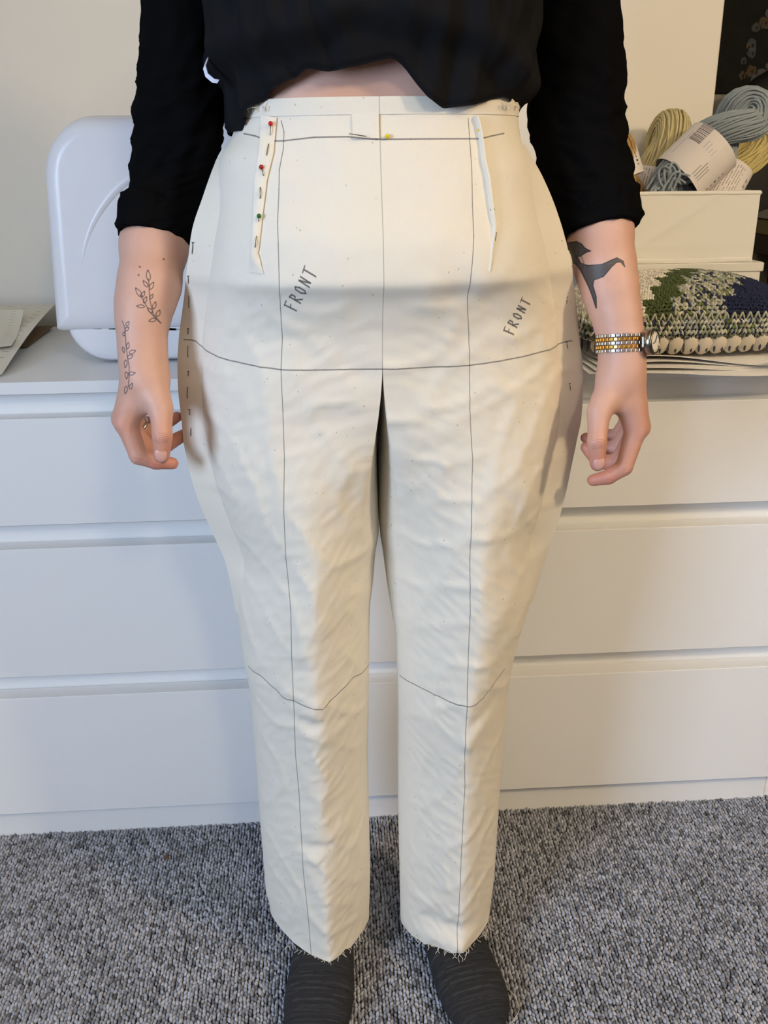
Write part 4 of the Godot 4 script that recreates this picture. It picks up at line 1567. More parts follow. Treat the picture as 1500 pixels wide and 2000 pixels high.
func skin_print() -> ImageTexture:
	# left half: the forearm at the left of the photograph, right half: the other one (front views)
	var c := Canvas.new(1024, 1024, Color(0.81, 0.64, 0.565))
	var r := RandomNumberGenerator.new()
	r.seed = 9
	for k in 900:
		var p := Vector2(r.randf() * 1024, r.randf() * 1000)
		c.seg(p, p + Vector2(r.randf_range(-30, 30), r.randf_range(-30, 30)), r.randf_range(8, 22), [Color(0.82, 0.6, 0.53), Color(0.82, 0.68, 0.6), Color(0.8, 0.62, 0.52)][k % 3], 0.09)
	c.grain(0.01, r)
	var ink := Color(0.32, 0.27, 0.27)
	for vine in [[Vector2(-0.1696,0.9092),Vector2(-0.1758,0.9197),Vector2(-0.178,0.9335),Vector2(-0.1782,0.9472),Vector2(-0.1786,0.9532)], [Vector2(-0.1705,0.9103),Vector2(-0.1796,0.9228),Vector2(-0.1841,0.9336),Vector2(-0.1872,0.9388)], [Vector2(-0.2073,0.9131),Vector2(-0.2049,0.9074),Vector2(-0.2048,0.898),Vector2(-0.2047,0.8902),Vector2(-0.2037,0.8796),Vector2(-0.2022,0.8689),Vector2(-0.2027,0.8598),Vector2(-0.2049,0.8491)]]:
		var pts := []
		for q in vine:
			pts.append(skin_px(q))
		c.line(pts, 3.4, ink, 0.75)
	for q in [[[-0.1785,0.9567,95,0.0098,0.0044],[-0.1816,0.9488,125,0.0071,0.0033],[-0.1757,0.9466,60,0.0076,0.0038],[-0.1885,0.9408,125,0.0103,0.0044],[-0.1841,0.9392,60,0.006,0.0033],[-0.1823,0.9336,65,0.0065,0.0033],[-0.1762,0.9365,60,0.0049,0.0027],[-0.1873,0.9276,-185,0.0076,0.0033],[-0.174,0.9278,70,0.0071,0.0033],[-0.1785,0.9233,130,0.006,0.0033],[-0.1712,0.9196,65,0.0065,0.0038],[-0.1769,0.9135,-170,0.0065,0.0038],[-0.2014,0.9109,50,0.0049,0.0033],[-0.2025,0.9058,40,0.0054,0.0033],[-0.2064,0.9007,70,0.0044,0.0027],[-0.2026,0.8896,75,0.006,0.0033],[-0.1981,0.8837,20,0.0071,0.0038],[-0.2007,0.879,25,0.0065,0.0038],[-0.2061,0.8717,-100,0.0076,0.0038],[-0.1997,0.863,10,0.0076,0.0033],[-0.2058,0.8605,-95,0.0071,0.0038],[-0.2016,0.8501,60,0.0071,0.0033],[-0.2082,0.8454,-110,0.0082,0.0038],[-0.2078,0.885,-80,0.0054,0.0033]]][0]:
		var m := skin_px(Vector2(q[0], q[1]))
		var pts := []
		var ang := -deg_to_rad(q[2])
		var ax := Vector2.from_angle(ang)
		for k in 21:
			var f := TAU * k / 20.0
			var lx := cos(f)
			var ly := sin(f) * (1.0 - 0.55 * maxf(0.0, lx)) * 0.9
			pts.append(m + (ax * lx * q[3] * 0.5 + ax.orthogonal() * ly * q[4] * 0.5) / 0.15 * 512.0)
		c.line(pts, 2.8, ink, 0.75)
	for q in [Vector2(-0.1883,0.9572),Vector2(-0.187,0.9649),Vector2(-0.1644,0.9709)]:
		var m := skin_px(q)
		c.seg(m, m + Vector2(1, 1), 6.0, Color(0.42, 0.25, 0.2), 0.8)
	# fine creases over the thumb joints and in the web of the hand
	for k in 5:
		for H in [{"thumb":[Vector3(-0.1872,0.852,0.328),Vector3(-0.1741,0.8249,0.347),Vector3(-0.1724,0.8018,0.362),Vector3(-0.1752,0.7796,0.361)],"index":[Vector3(-0.2151,0.8079,0.328),Vector3(-0.2049,0.7722,0.334),Vector3(-0.1876,0.7636,0.33),Vector3(-0.1719,0.7588,0.322)],"middle":[Vector3(-0.2209,0.8066,0.31),Vector3(-0.2026,0.7716,0.302),Vector3(-0.1842,0.7675,0.28),Vector3(-0.1667,0.7715,0.252)],"ring":[Vector3(-0.2231,0.8066,0.288),Vector3(-0.2047,0.7794,0.276),Vector3(-0.1881,0.7864,0.262),Vector3(-0.1748,0.7912,0.248)],"little":[Vector3(-0.2237,0.8061,0.268),Vector3(-0.2111,0.7848,0.256),Vector3(-0.2015,0.7877,0.25),Vector3(-0.1932,0.7922,0.245)]}, {"thumb":[Vector3(0.3053,0.8379,0.328),Vector3(0.2853,0.8095,0.347),Vector3(0.2808,0.7818,0.362),Vector3(0.2835,0.7564,0.361)],"index":[Vector3(0.3339,0.7854,0.328),Vector3(0.3219,0.743,0.334),Vector3(0.3062,0.7303,0.33),Vector3(0.2915,0.7244,0.322)],"middle":[Vector3(0.3425,0.7814,0.31),Vector3(0.3244,0.7394,0.306),Vector3(0.3038,0.7388,0.3),Vector3(0.2901,0.7538,0.292)],"ring":[Vector3(0.3457,0.7789,0.288),Vector3(0.3282,0.7466,0.28),Vector3(0.311,0.7484,0.272),Vector3(0.2963,0.7576,0.266)],"little":[Vector3(0.3461,0.7795,0.268),Vector3(0.3359,0.7555,0.256),Vector3(0.3254,0.7553,0.25),Vector3(0.3173,0.761,0.247)]}]:
			var j: Vector3 = H.thumb[2]
			var m := skin_px(Vector2(j.x, j.y + 0.004 - k * 0.0022))
			c.line([m + Vector2(-22, 3), m + Vector2(-6, -2), m + Vector2(8, -2), m + Vector2(22, 4)], 2.2, Color(0.6, 0.4, 0.35), 0.4)
	for H in [{"thumb":[Vector3(-0.1872,0.852,0.328),Vector3(-0.1741,0.8249,0.347),Vector3(-0.1724,0.8018,0.362),Vector3(-0.1752,0.7796,0.361)],"index":[Vector3(-0.2151,0.8079,0.328),Vector3(-0.2049,0.7722,0.334),Vector3(-0.1876,0.7636,0.33),Vector3(-0.1719,0.7588,0.322)],"middle":[Vector3(-0.2209,0.8066,0.31),Vector3(-0.2026,0.7716,0.302),Vector3(-0.1842,0.7675,0.28),Vector3(-0.1667,0.7715,0.252)],"ring":[Vector3(-0.2231,0.8066,0.288),Vector3(-0.2047,0.7794,0.276),Vector3(-0.1881,0.7864,0.262),Vector3(-0.1748,0.7912,0.248)],"little":[Vector3(-0.2237,0.8061,0.268),Vector3(-0.2111,0.7848,0.256),Vector3(-0.2015,0.7877,0.25),Vector3(-0.1932,0.7922,0.245)]}, {"thumb":[Vector3(0.3053,0.8379,0.328),Vector3(0.2853,0.8095,0.347),Vector3(0.2808,0.7818,0.362),Vector3(0.2835,0.7564,0.361)],"index":[Vector3(0.3339,0.7854,0.328),Vector3(0.3219,0.743,0.334),Vector3(0.3062,0.7303,0.33),Vector3(0.2915,0.7244,0.322)],"middle":[Vector3(0.3425,0.7814,0.31),Vector3(0.3244,0.7394,0.306),Vector3(0.3038,0.7388,0.3),Vector3(0.2901,0.7538,0.292)],"ring":[Vector3(0.3457,0.7789,0.288),Vector3(0.3282,0.7466,0.28),Vector3(0.311,0.7484,0.272),Vector3(0.2963,0.7576,0.266)],"little":[Vector3(0.3461,0.7795,0.268),Vector3(0.3359,0.7555,0.256),Vector3(0.3254,0.7553,0.25),Vector3(0.3173,0.761,0.247)]}]:
		for f in ["index", "middle"]:
			for q in [1, 2]:
				var m := skin_px(Vector2(H[f][q].x, H[f][q].y))
				c.seg(m - Vector2(14, 4), m + Vector2(14, 4), 2.2, Color(0.62, 0.4, 0.36), 0.35)
	var bird := PackedVector2Array()
	for q in [Vector2(0.2528,0.9836),Vector2(0.2571,0.9713),Vector2(0.2652,0.9587),Vector2(0.2702,0.9489),Vector2(0.2754,0.9362),Vector2(0.2828,0.9147),Vector2(0.2817,0.9261),Vector2(0.2785,0.9375),Vector2(0.2793,0.9431),Vector2(0.2878,0.9472),Vector2(0.2958,0.9568),Vector2(0.3012,0.9611),Vector2(0.3056,0.9611),Vector2(0.3101,0.9563),Vector2(0.3084,0.9618),Vector2(0.3016,0.9653),Vector2(0.2953,0.963),Vector2(0.2869,0.959),Vector2(0.274,0.9572),Vector2(0.2684,0.9587),Vector2(0.2666,0.9649),Vector2(0.2688,0.9656),Vector2(0.2706,0.9676),Vector2(0.2734,0.97),Vector2(0.277,0.9714),Vector2(0.2728,0.9738),Vector2(0.2704,0.9776),Vector2(0.267,0.9796),Vector2(0.2636,0.9783),Vector2(0.2619,0.975),Vector2(0.2583,0.9761)]:
		bird.append(skin_px(q))
	c.poly(bird, Color(0.2, 0.2, 0.21), 0.86)
	var closed := Array(bird)
	closed.append(bird[0])
	c.line(closed, 3.5, Color(0.13, 0.13, 0.14), 0.8)
	for k in 34:
		var i := r.randi() % bird.size()
		var j := (i + 3 + r.randi() % 6) % bird.size()
		var a := bird[i].lerp(bird[j], 0.25)
		var b := bird[i].lerp(bird[j], 0.75)
		if Geometry2D.is_point_in_polygon(a, bird) and Geometry2D.is_point_in_polygon(b, bird):
			c.seg(a, b, 2.0, Color(0.36, 0.35, 0.36), 0.5)
	return c.texture()


func skin_px(q: Vector2) -> Vector2:
	return skin_uv(q) * 1024.0


func skin_uv(q: Vector2) -> Vector2:
	var v := clampf((1.02 - q.y) / 0.3, 0.0, 0.975)
	if q.x < 0.05:
		return Vector2(clampf((q.x + 0.27) / 0.15 * 0.5, 0.0, 0.5), v)
	return Vector2(0.5 + clampf((q.x - 0.24) / 0.15 * 0.5, 0.0, 0.5), v)


func person() -> void:
	var who := thing("person", "standing person in a black top, cream calico trousers toile and dark socks, arms hanging", "person", Vector3.ZERO)
	var skin := mat(Color.WHITE, 0.52, skin_print())
	skin.vertex_color_use_as_albedo = true
	skin.subsurf_scatter_enabled = true
	skin.subsurf_scatter_strength = 0.08
	var b := MB.new()
	var w := Color.WHITE
	var red := Color(0.95, 0.66, 0.6)
	var cx := 0.054
	# trunk, neck, head and legs in one coarse field
	var bones := []
	for s in [-1, 1]:
		bones += [
			[Vector3(cx + s * 0.045, 1.36, 0.25), Vector3(cx + s * 0.045, 1.18, 0.265), 0.095, 0.086, 0.03, w],
			[Vector3(cx + s * 0.045, 1.18, 0.272), Vector3(cx + s * 0.045, 1.09, 0.275), 0.086, 0.088, 0.03, w],
			[Vector3(cx + s * 0.045, 1.09, 0.267), Vector3(cx + s * 0.07, 0.93, 0.24), 0.084, 0.098, 0.03, w],
			[Vector3(cx + s * 0.085, 0.88, 0.235), Vector3(cx + s * 0.09, 0.5, 0.268), 0.088, 0.055, 0.04, w],
			[Vector3(cx + s * 0.09, 0.5, 0.268), Vector3(cx + s * 0.092, 0.1, 0.235), 0.054, 0.036, 0.03, w],
			[Vector3(cx + s * 0.092, 0.1, 0.235), Vector3(cx + s * 0.094, 0.035, 0.225), 0.034, 0.03, 0.02, w],
			[Vector3(cx + s * 0.094, 0.035, 0.24), Vector3(cx + s * 0.1, 0.022, 0.37), 0.03, 0.02, 0.02, w],
			[Vector3(cx + s * 0.13, 1.4, 0.235), Vector3(cx + s * 0.175, 1.385, 0.23), 0.06, 0.052, 0.03, w],
			[Vector3(cx + s * 0.06, 1.27, 0.335), Vector3(cx + s * 0.065, 1.25, 0.345), 0.058, 0.055, 0.03, w]]
	bones += [[Vector3(cx, 1.42, 0.235), Vector3(cx, 1.52, 0.245), 0.055, 0.05, 0.03, w],
		[Vector3(cx, 1.62, 0.245), Vector3(cx, 1.645, 0.24), 0.083, 0.085, 0.02, w],
		[Vector3(cx, 1.57, 0.275), Vector3(cx, 1.545, 0.3), 0.058, 0.04, 0.02, w],
		[Vector3(cx, 1.605, 0.325), Vector3(cx, 1.578, 0.338), 0.011, 0.014, 0.01, w],
		[Vector3(cx - 0.088, 1.59, 0.24), Vector3(cx - 0.088, 1.61, 0.238), 0.014, 0.017, 0.006, w],
		[Vector3(cx + 0.088, 1.59, 0.24), Vector3(cx + 0.088, 1.61, 0.238), 0.014, 0.017, 0.006, w]]
	nets(b, bones, 0.0125, 2)
	for k in b.V.size():
		b.U[k] = Vector2(0.5, 0.985)
	# arms: upper arms coarse, forearm and hand fine
	var arms := [[Vector3(-0.1713,1.0306,0.215),Vector3(-0.1798,0.9809,0.262),Vector3(-0.1838,0.9444,0.288),Vector3(-0.1897,0.9225,0.3),Vector3(-0.1924,0.9028,0.308),Vector3(-0.1927,0.8774,0.315),Vector3(-0.1921,0.8542,0.32)], [Vector3(0.304,1.0297,0.215),Vector3(0.2978,0.9864,0.262),Vector3(0.2992,0.9537,0.285),Vector3(0.3034,0.9284,0.298),Vector3(0.3091,0.9027,0.308),Vector3(0.3142,0.8742,0.317),Vector3(0.3154,0.8471,0.32)]]
	var hands := [{"thumb":[Vector3(-0.1872,0.852,0.328),Vector3(-0.1741,0.8249,0.347),Vector3(-0.1724,0.8018,0.362),Vector3(-0.1752,0.7796,0.361)],"index":[Vector3(-0.2151,0.8079,0.328),Vector3(-0.2049,0.7722,0.334),Vector3(-0.1876,0.7636,0.33),Vector3(-0.1719,0.7588,0.322)],"middle":[Vector3(-0.2209,0.8066,0.31),Vector3(-0.2026,0.7716,0.302),Vector3(-0.1842,0.7675,0.28),Vector3(-0.1667,0.7715,0.252)],"ring":[Vector3(-0.2231,0.8066,0.288),Vector3(-0.2047,0.7794,0.276),Vector3(-0.1881,0.7864,0.262),Vector3(-0.1748,0.7912,0.248)],"little":[Vector3(-0.2237,0.8061,0.268),Vector3(-0.2111,0.7848,0.256),Vector3(-0.2015,0.7877,0.25),Vector3(-0.1932,0.7922,0.245)]}, {"thumb":[Vector3(0.3053,0.8379,0.328),Vector3(0.2853,0.8095,0.347),Vector3(0.2808,0.7818,0.362),Vector3(0.2835,0.7564,0.361)],"index":[Vector3(0.3339,0.7854,0.328),Vector3(0.3219,0.743,0.334),Vector3(0.3062,0.7303,0.33),Vector3(0.2915,0.7244,0.322)],"middle":[Vector3(0.3425,0.7814,0.31),Vector3(0.3244,0.7394,0.306),Vector3(0.3038,0.7388,0.3),Vector3(0.2901,0.7538,0.292)],"ring":[Vector3(0.3457,0.7789,0.288),Vector3(0.3282,0.7466,0.28),Vector3(0.311,0.7484,0.272),Vector3(0.2963,0.7576,0.266)],"little":[Vector3(0.3461,0.7795,0.268),Vector3(0.3359,0.7555,0.256),Vector3(0.3254,0.7553,0.25),Vector3(0.3173,0.761,0.247)]}]
	var fore := [0.034, 0.0335, 0.0305, 0.0275, 0.0235, 0.0228, 0.0235]
	for side in 2:
		var s := -1.0 if side == 0 else 1.0
		var A: Array = arms[side]
		var S := []
		for q in [[[-0.1354,1.2141,0.235,0.0381],[-0.1384,1.1871,0.232,0.0409],[-0.1409,1.1593,0.23,0.0438],[-0.1454,1.1213,0.226,0.0472],[-0.1505,1.0909,0.222,0.0481],[-0.157,1.0667,0.222,0.0453],[-0.1649,1.0412,0.228,0.0416],[-0.1709,1.0184,0.24,0.039],[-0.1768,1.0009,0.252,0.0375],[-0.1811,0.9861,0.262,0.0343]], [[0.2642,1.2132,0.235,0.0434],[0.267,1.1856,0.232,0.047],[0.2697,1.1571,0.23,0.05],[0.2721,1.118,0.226,0.0521],[0.2775,1.0929,0.222,0.0533],[0.2831,1.0671,0.222,0.0527],[0.2885,1.0434,0.228,0.0503],[0.294,1.0172,0.24,0.0466],[0.2959,0.999,0.25,0.0448],[0.2957,0.9863,0.26,0.0423]]][side]:
			S.append(Vector3(q[0], q[1], q[2]))
		var first := nets(b, [[Vector3(cx + s * 0.165, 1.38, 0.235), S[1], 0.042, 0.028, 0.012, w], [S[1], S[5], 0.028, 0.027, 0.012, w], [S[5], S[8], 0.027, 0.029, 0.012, w], [S[8], A[1], 0.029, 0.033, 0.012, w]], 0.0115, 1)
		for k in range(first, b.V.size()):
			b.U[k] = Vector2(0.5, 0.985)
		bones = []
		for k in 6:
			bones.append([A[k], A[k + 1], fore[k], fore[k + 1], 0.012, w])
		var H: Dictionary = hands[side]
		var wrist: Vector3 = A[5]
		var heel: Vector3 = A[6]
		var lightred := Color(0.99, 0.86, 0.82)
		# palm: metacarpals from the heel of the hand to each knuckle, and the thumb's root
		for f in ["index", "middle", "ring", "little"]:
			var r0: float = {"index": 0.0135, "middle": 0.0135, "ring": 0.0125, "little": 0.0115}[f]
			bones.append([heel.lerp(H[f][0], 0.0) + Vector3(0, 0, (H[f][0].z - 0.31) * 0.45), H[f][0], 0.019, r0, 0.011, w, lightred])
		bones.append([wrist.lerp(heel, 0.5) + Vector3(0, 0, 0.004), H.thumb[0], 0.018, 0.017, 0.012, w])
		bones.append([H.thumb[0], H.thumb[1], 0.0165, 0.0125, 0.01, w])
		bones.append([H.thumb[1].lerp(H.thumb[0], 0.35), H.index[0].lerp(heel, 0.42), 0.011, 0.012, 0.01, w])
		bones.append([H.thumb[1], H.thumb[2], 0.0122, 0.0101, 0.004, w, lightred])
		bones.append([H.thumb[2], H.thumb[3], 0.0102, 0.0084, 0.003, lightred, red])
		for f in ["index", "middle", "ring", "little"]:
			var sc: float = {"index": 1.0, "middle": 1.02, "ring": 0.95, "little": 0.84}[f]
			bones.append([H[f][0], H[f][1], 0.0118 * sc, 0.0096 * sc, 0.0035, lightred, lightred])
			bones.append([H[f][1], H[f][2], 0.0096 * sc, 0.0084 * sc, 0.002, lightred, red])
			bones.append([H[f][2], H[f][3], 0.0084 * sc, 0.0068 * sc, 0.002, red, red])
		first = nets(b, bones, 0.0026, 1)
		for k in range(first, b.V.size()):
			b.U[k] = skin_uv(Vector2(b.V[k].x, b.V[k].y))
	var body := part("body", b, skin, who, "bare skin with line tattoos on both forearms")
	# thumb nails
	for side in 2:
		var H: Dictionary = hands[side]
		var d: Vector3 = (H.thumb[3] - H.thumb[2]).normalized()
		b = MB.new()
		var bs := Basis(Vector3.RIGHT, d, Vector3.RIGHT.cross(d)).orthonormalized()
		b.ball(H.thumb[3] - d * 0.0035 - bs.z * 0.0066, Vector3(0.0066, 0.008, 0.0026), 9, bs)
		part("thumb_nail", b, mat(Color(0.82, 0.62, 0.57), 0.35), body)
	# face and hair, above the frame
	for s in [-1, 1]:
		b = MB.new()
		b.ball(Vector3(cx + s * 0.032, 1.615, 0.312), Vector3(0.012, 0.008, 0.01), 6)
		part("eye", b, mat(Color(0.3, 0.25, 0.2), 0.3), body)
	b = MB.new()
	b.ball(Vector3(cx, 1.553, 0.332), Vector3(0.022, 0.005, 0.008), 6)
	part("mouth", b, mat(Color(0.7, 0.42, 0.4), 0.5), body)
	b = MB.new()
	var hc := Color(0.2, 0.13, 0.08)
	nets(b, [[Vector3(cx, 1.655, 0.222), Vector3(cx, 1.62, 0.205), 0.1, 0.095, 0.03, hc], [Vector3(cx - 0.05, 1.58, 0.19), Vector3(cx - 0.04, 1.5, 0.185), 0.05, 0.035, 0.03, hc], [Vector3(cx + 0.05, 1.58, 0.19), Vector3(cx + 0.04, 1.5, 0.185), 0.05, 0.035, 0.03, hc]], 0.011)
	part("hair", b, mat(Color(0.25, 0.17, 0.11), 0.6), who)
	trousers(who)
	top(who, cx)
	socks(who)
	watch(arms[1])
	var H: Dictionary = hands[0]
	b = MB.new()
	var axis: Vector3 = (H.ring[1] - H.ring[0]).normalized()
	var u := axis.cross(Vector3.BACK).normalized()
	var ww := axis.cross(u)
	var path := PackedVector3Array()
	for k in 24:
		path.append((H.ring[0] as Vector3).lerp(H.ring[1], 0.62) + (u * cos(TAU * k / 24.0) + ww * sin(TAU * k / 24.0)) * 0.0106)
	b.tube(path, PackedFloat32Array([0.0019]), 8, true)
	tag(part("ring", b, steel), "silver ring on a curled finger of the hand beside the pinned side seam", "ring")


func top(who: Node3D, cx: float) -> void:
	var t := Node3D.new()
	t.name = "long_sleeved_top"
	who.add_child(t)
	t.set_meta("label", "black top with rolled sleeves, hitched up at the waist")
	var hem := [Vector3(-0.0871,1.0902,0.29),Vector3(-0.0751,1.1086,0.33),Vector3(-0.0577,1.1186,0.365),Vector3(-0.0286,1.1319,0.385),Vector3(-0.0138,1.1392,0.39),Vector3(0.004,1.1358,0.395),Vector3(0.0343,1.14,0.4),Vector3(0.0655,1.1463,0.4),Vector3(0.0753,1.1398,0.4),Vector3(0.0847,1.1296,0.395),Vector3(0.099,1.1133,0.39),Vector3(0.1172,1.1055,0.385),Vector3(0.1475,1.109,0.37),Vector3(0.1814,1.1166,0.34),Vector3(0.1997,1.1107,0.3)]
	var fold := [Vector2(-0.11, 1.135), Vector2(-0.085, 1.15), Vector2(-0.02, 1.158), Vector2(0.015, 1.166), Vector2(0.04, 1.176), Vector2(0.075, 1.168), Vector2(0.12, 1.16), Vector2(0.16, 1.142), Vector2(0.19, 1.125), Vector2(0.22, 1.11)]
	var wide := [Vector2(1.08, 0.156), Vector2(1.12, 0.157), Vector2(1.18, 0.162), Vector2(1.26, 0.165), Vector2(1.34, 0.168), Vector2(1.4, 0.17), Vector2(1.435, 0.13), Vector2(1.455, 0.07)]
	var deepf := [Vector2(1.08, 0.3945), Vector2(1.13, 0.4), Vector2(1.17, 0.41), Vector2(1.25, 0.425), Vector2(1.3, 0.412), Vector2(1.37, 0.36), Vector2(1.43, 0.31), Vector2(1.455, 0.3)]
	var n := 220
	var rows := 70
	var P := PackedVector3Array()
	for j in rows:
		for i in n:
			var th := TAU * i / n
			var f := j / (rows - 1.0)
			# hem height for this direction
			var xh := cx + 0.155 * spow(sin(th), 0.85)
			var lo := 1.1
			if cos(th) > 0.0:
				if xh <= hem[0].x:
					lo = hem[0].y
				for k in hem.size() - 1:
					if xh >= hem[k].x and xh <= hem[k + 1].x:
						lo = lerpf(hem[k].y, hem[k + 1].y, (xh - hem[k].x) / (hem[k + 1].x - hem[k].x))
				if xh > hem[-1].x:
					lo = hem[-1].y
			else:
				lo = lerpf(1.1, 1.085, -cos(th)) if sin(th) > 0.0 else lerpf(1.09, 1.085, -cos(th))
			var h := lerpf(lo, 1.452, pow(f, 1.35))
			var a := spl(wide, h)
			var zf := spl(deepf, h) - 0.265
			var c := cos(th)
			var p := Vector3(cx + a * spow(sin(th), 0.85), h, 0.265 + (zf if c > 0.0 else 0.13) * spow(c, 0.85))
			var nrm := Vector3(sin(th), 0, c)
			var fl := spl(fold, cx + 0.155 * sin(th))
			if c > -0.4:
				var d := h - fl
				p += nrm * (0.011 * smoothstep(-0.014, 0.008, d) - 0.012) * smoothstep(-0.4, 0.1, c)
				p += nrm * 0.006 * exp(-pow((d - 0.012) / 0.014, 2.0))
			p += nrm * (0.0045 * folds.get_noise_2d(sin(th) * 5.0 + h * 6.0, h * 11.0 + c * 2.0) + 0.003 * folds.get_noise_2d(th * 6.0, h * 4.0 + 7.0))
			p += nrm * 0.0045 * exp(-pow((p.x + 0.055 - (h - 1.14) * 0.35) / 0.008, 2.0)) * smoothstep(1.14, 1.17, h)
			if f < 0.03:
				p -= nrm * 0.002
			P.append(p)
	var b := MB.new()
	b.grid(P, n, true)
	part("torso_piece", b, black_jersey, t)
	# sleeves: horizontal rings down the arm, gathered into small folds, with a turned-up cuff
	for side in 2:
		var s := -1.0 if side == 0 else 1.0
		var S: Array = [[[-0.1354,1.2141,0.235,0.0381],[-0.1384,1.1871,0.232,0.0409],[-0.1409,1.1593,0.23,0.0438],[-0.1454,1.1213,0.226,0.0472],[-0.1505,1.0909,0.222,0.0481],[-0.157,1.0667,0.222,0.0453],[-0.1649,1.0412,0.228,0.0416],[-0.1709,1.0184,0.24,0.039],[-0.1768,1.0009,0.252,0.0375],[-0.1811,0.9861,0.262,0.0343]], [[0.2642,1.2132,0.235,0.0434],[0.267,1.1856,0.232,0.047],[0.2697,1.1571,0.23,0.05],[0.2721,1.118,0.226,0.0521],[0.2775,1.0929,0.222,0.0533],[0.2831,1.0671,0.222,0.0527],[0.2885,1.0434,0.228,0.0503],[0.294,1.0172,0.24,0.0466],[0.2959,0.999,0.25,0.0448],[0.2957,0.9863,0.26,0.0423]]][side]
		var rings := [[cx + s * 0.15, 1.405, 0.235, 0.055], [cx + s * 0.185, 1.34, 0.236, 0.05], [lerpf(cx + s * 0.19, S[0][0], 0.6), 1.27, 0.236, (S[0][3] + 0.048) / 2]]
		rings += S
		var tx := []
		var tz := []
		var tr := []
		for k in range(rings.size() - 1, -1, -1):
			tx.append(Vector2(rings[k][1], rings[k][0]))
			tz.append(Vector2(rings[k][1], rings[k][2]))
			tr.append(Vector2(rings[k][1], rings[k][3]))
		for layer in 2:
			P = PackedVector3Array()
			var m := 110 if layer == 0 else 26
			var nn := 64
			for j in m:
				var f := j / (m - 1.0)
				var h := lerpf(1.405, 0.992, f) if layer == 0 else lerpf(1.03, 0.984, f)
				for i in nn:
					var th := TAU * i / nn
					var r := spl(tr, h)
					var c := Vector3(spl(tx, h), h, spl(tz, h))
					var nrm := Vector3(cos(th), 0, sin(th))
					var amp := smoothstep(1.24, 1.12, h)
					var g := folds.get_noise_2d(h * 34.0 + sin(th + side) * 0.9, cos(th) * 0.9 + side * 9.0)
					r += amp * 0.0021 * (1.0 - 2.0 * absf(g)) + 0.002 * folds.get_noise_2d(h * 12.0, th * 1.2 + side * 5.0) - 0.001
					if layer == 1:
						r += 0.0028 + 0.0022 * sin(PI * clampf(f * 1.1, 0.0, 1.0)) + 0.0012 * sin(th * 3.0 + 1.0)
						if f > 0.93:
							r -= 0.0045 * (f - 0.93) / 0.07
						if f < 0.06:
							r -= 0.003 * (1.0 - f / 0.06)
					# the opening tilts: higher in front, lower at the back
					var tilt := smoothstep(1.08, 0.99, h) * (0.018 * sin(th) + 0.006 * cos(th) * s)
					P.append(c + nrm * r * Vector3(1, 0, 0.95) + Vector3(0, tilt, 0))
			b = MB.new()
			b.grid(P, nn, true)
			if layer == 1:
				# the inside of the turned-up cuff
				var Q := PackedVector3Array()
				for j in 8:
					for i in nn:
						var p := P[(m - 1) * nn + i]
						var c := Vector3(spl(tx, 0.99), p.y, spl(tz, 0.99))
						Q.append(p.lerp(c, 0.03 + 0.01 * j) + Vector3(0, j * 0.005, 0))
				b.grid(Q, nn, true, PackedVector2Array(), 0, 0)
			part("sleeve" if layer == 0 else "rolled_cuff", b, black_knit, t)
	# white care tag sticking out at the side
	b = MB.new()
	P = PackedVector3Array()
	var ct := [Vector3(-0.1035, 1.1535, 0.312), Vector3(-0.1065, 1.1455, 0.318), Vector3(-0.1045, 1.1385, 0.322), Vector3(-0.0985, 1.1335, 0.326), Vector3(-0.094, 1.133, 0.326)]
	for k in 5:
		P.append(ct[k] + Vector3(-0.0012, -0.0014, 0.004))
		P.append(ct[k] + Vector3(0.0012, 0.0014, 0.006))
	sheet(b, P, 2, 0.0008)
	part("care_tag", b, mat(Color(0.85, 0.87, 0.93), 0.7), t, "white care tag")


func sock_print() -> ImageTexture:
	var c := Canvas.new(512, 512, Color(0.13, 0.13, 0.14))
	var r := RandomNumberGenerator.new()
	r.seed = 41
	for k in 620:
		var y := r.randf() * 512
		var x := r.randf() * 512
		var g := r.randf_range(0.04, 0.3)
		c.seg(Vector2(x, y), Vector2(x + r.randf_range(20, 150), y + r.randf_range(-3, 3)), r.randf_range(1.5, 4.0), Color(g, g, g * 1.06), 0.55)
	c.grain(0.25, r)
	return c.texture()


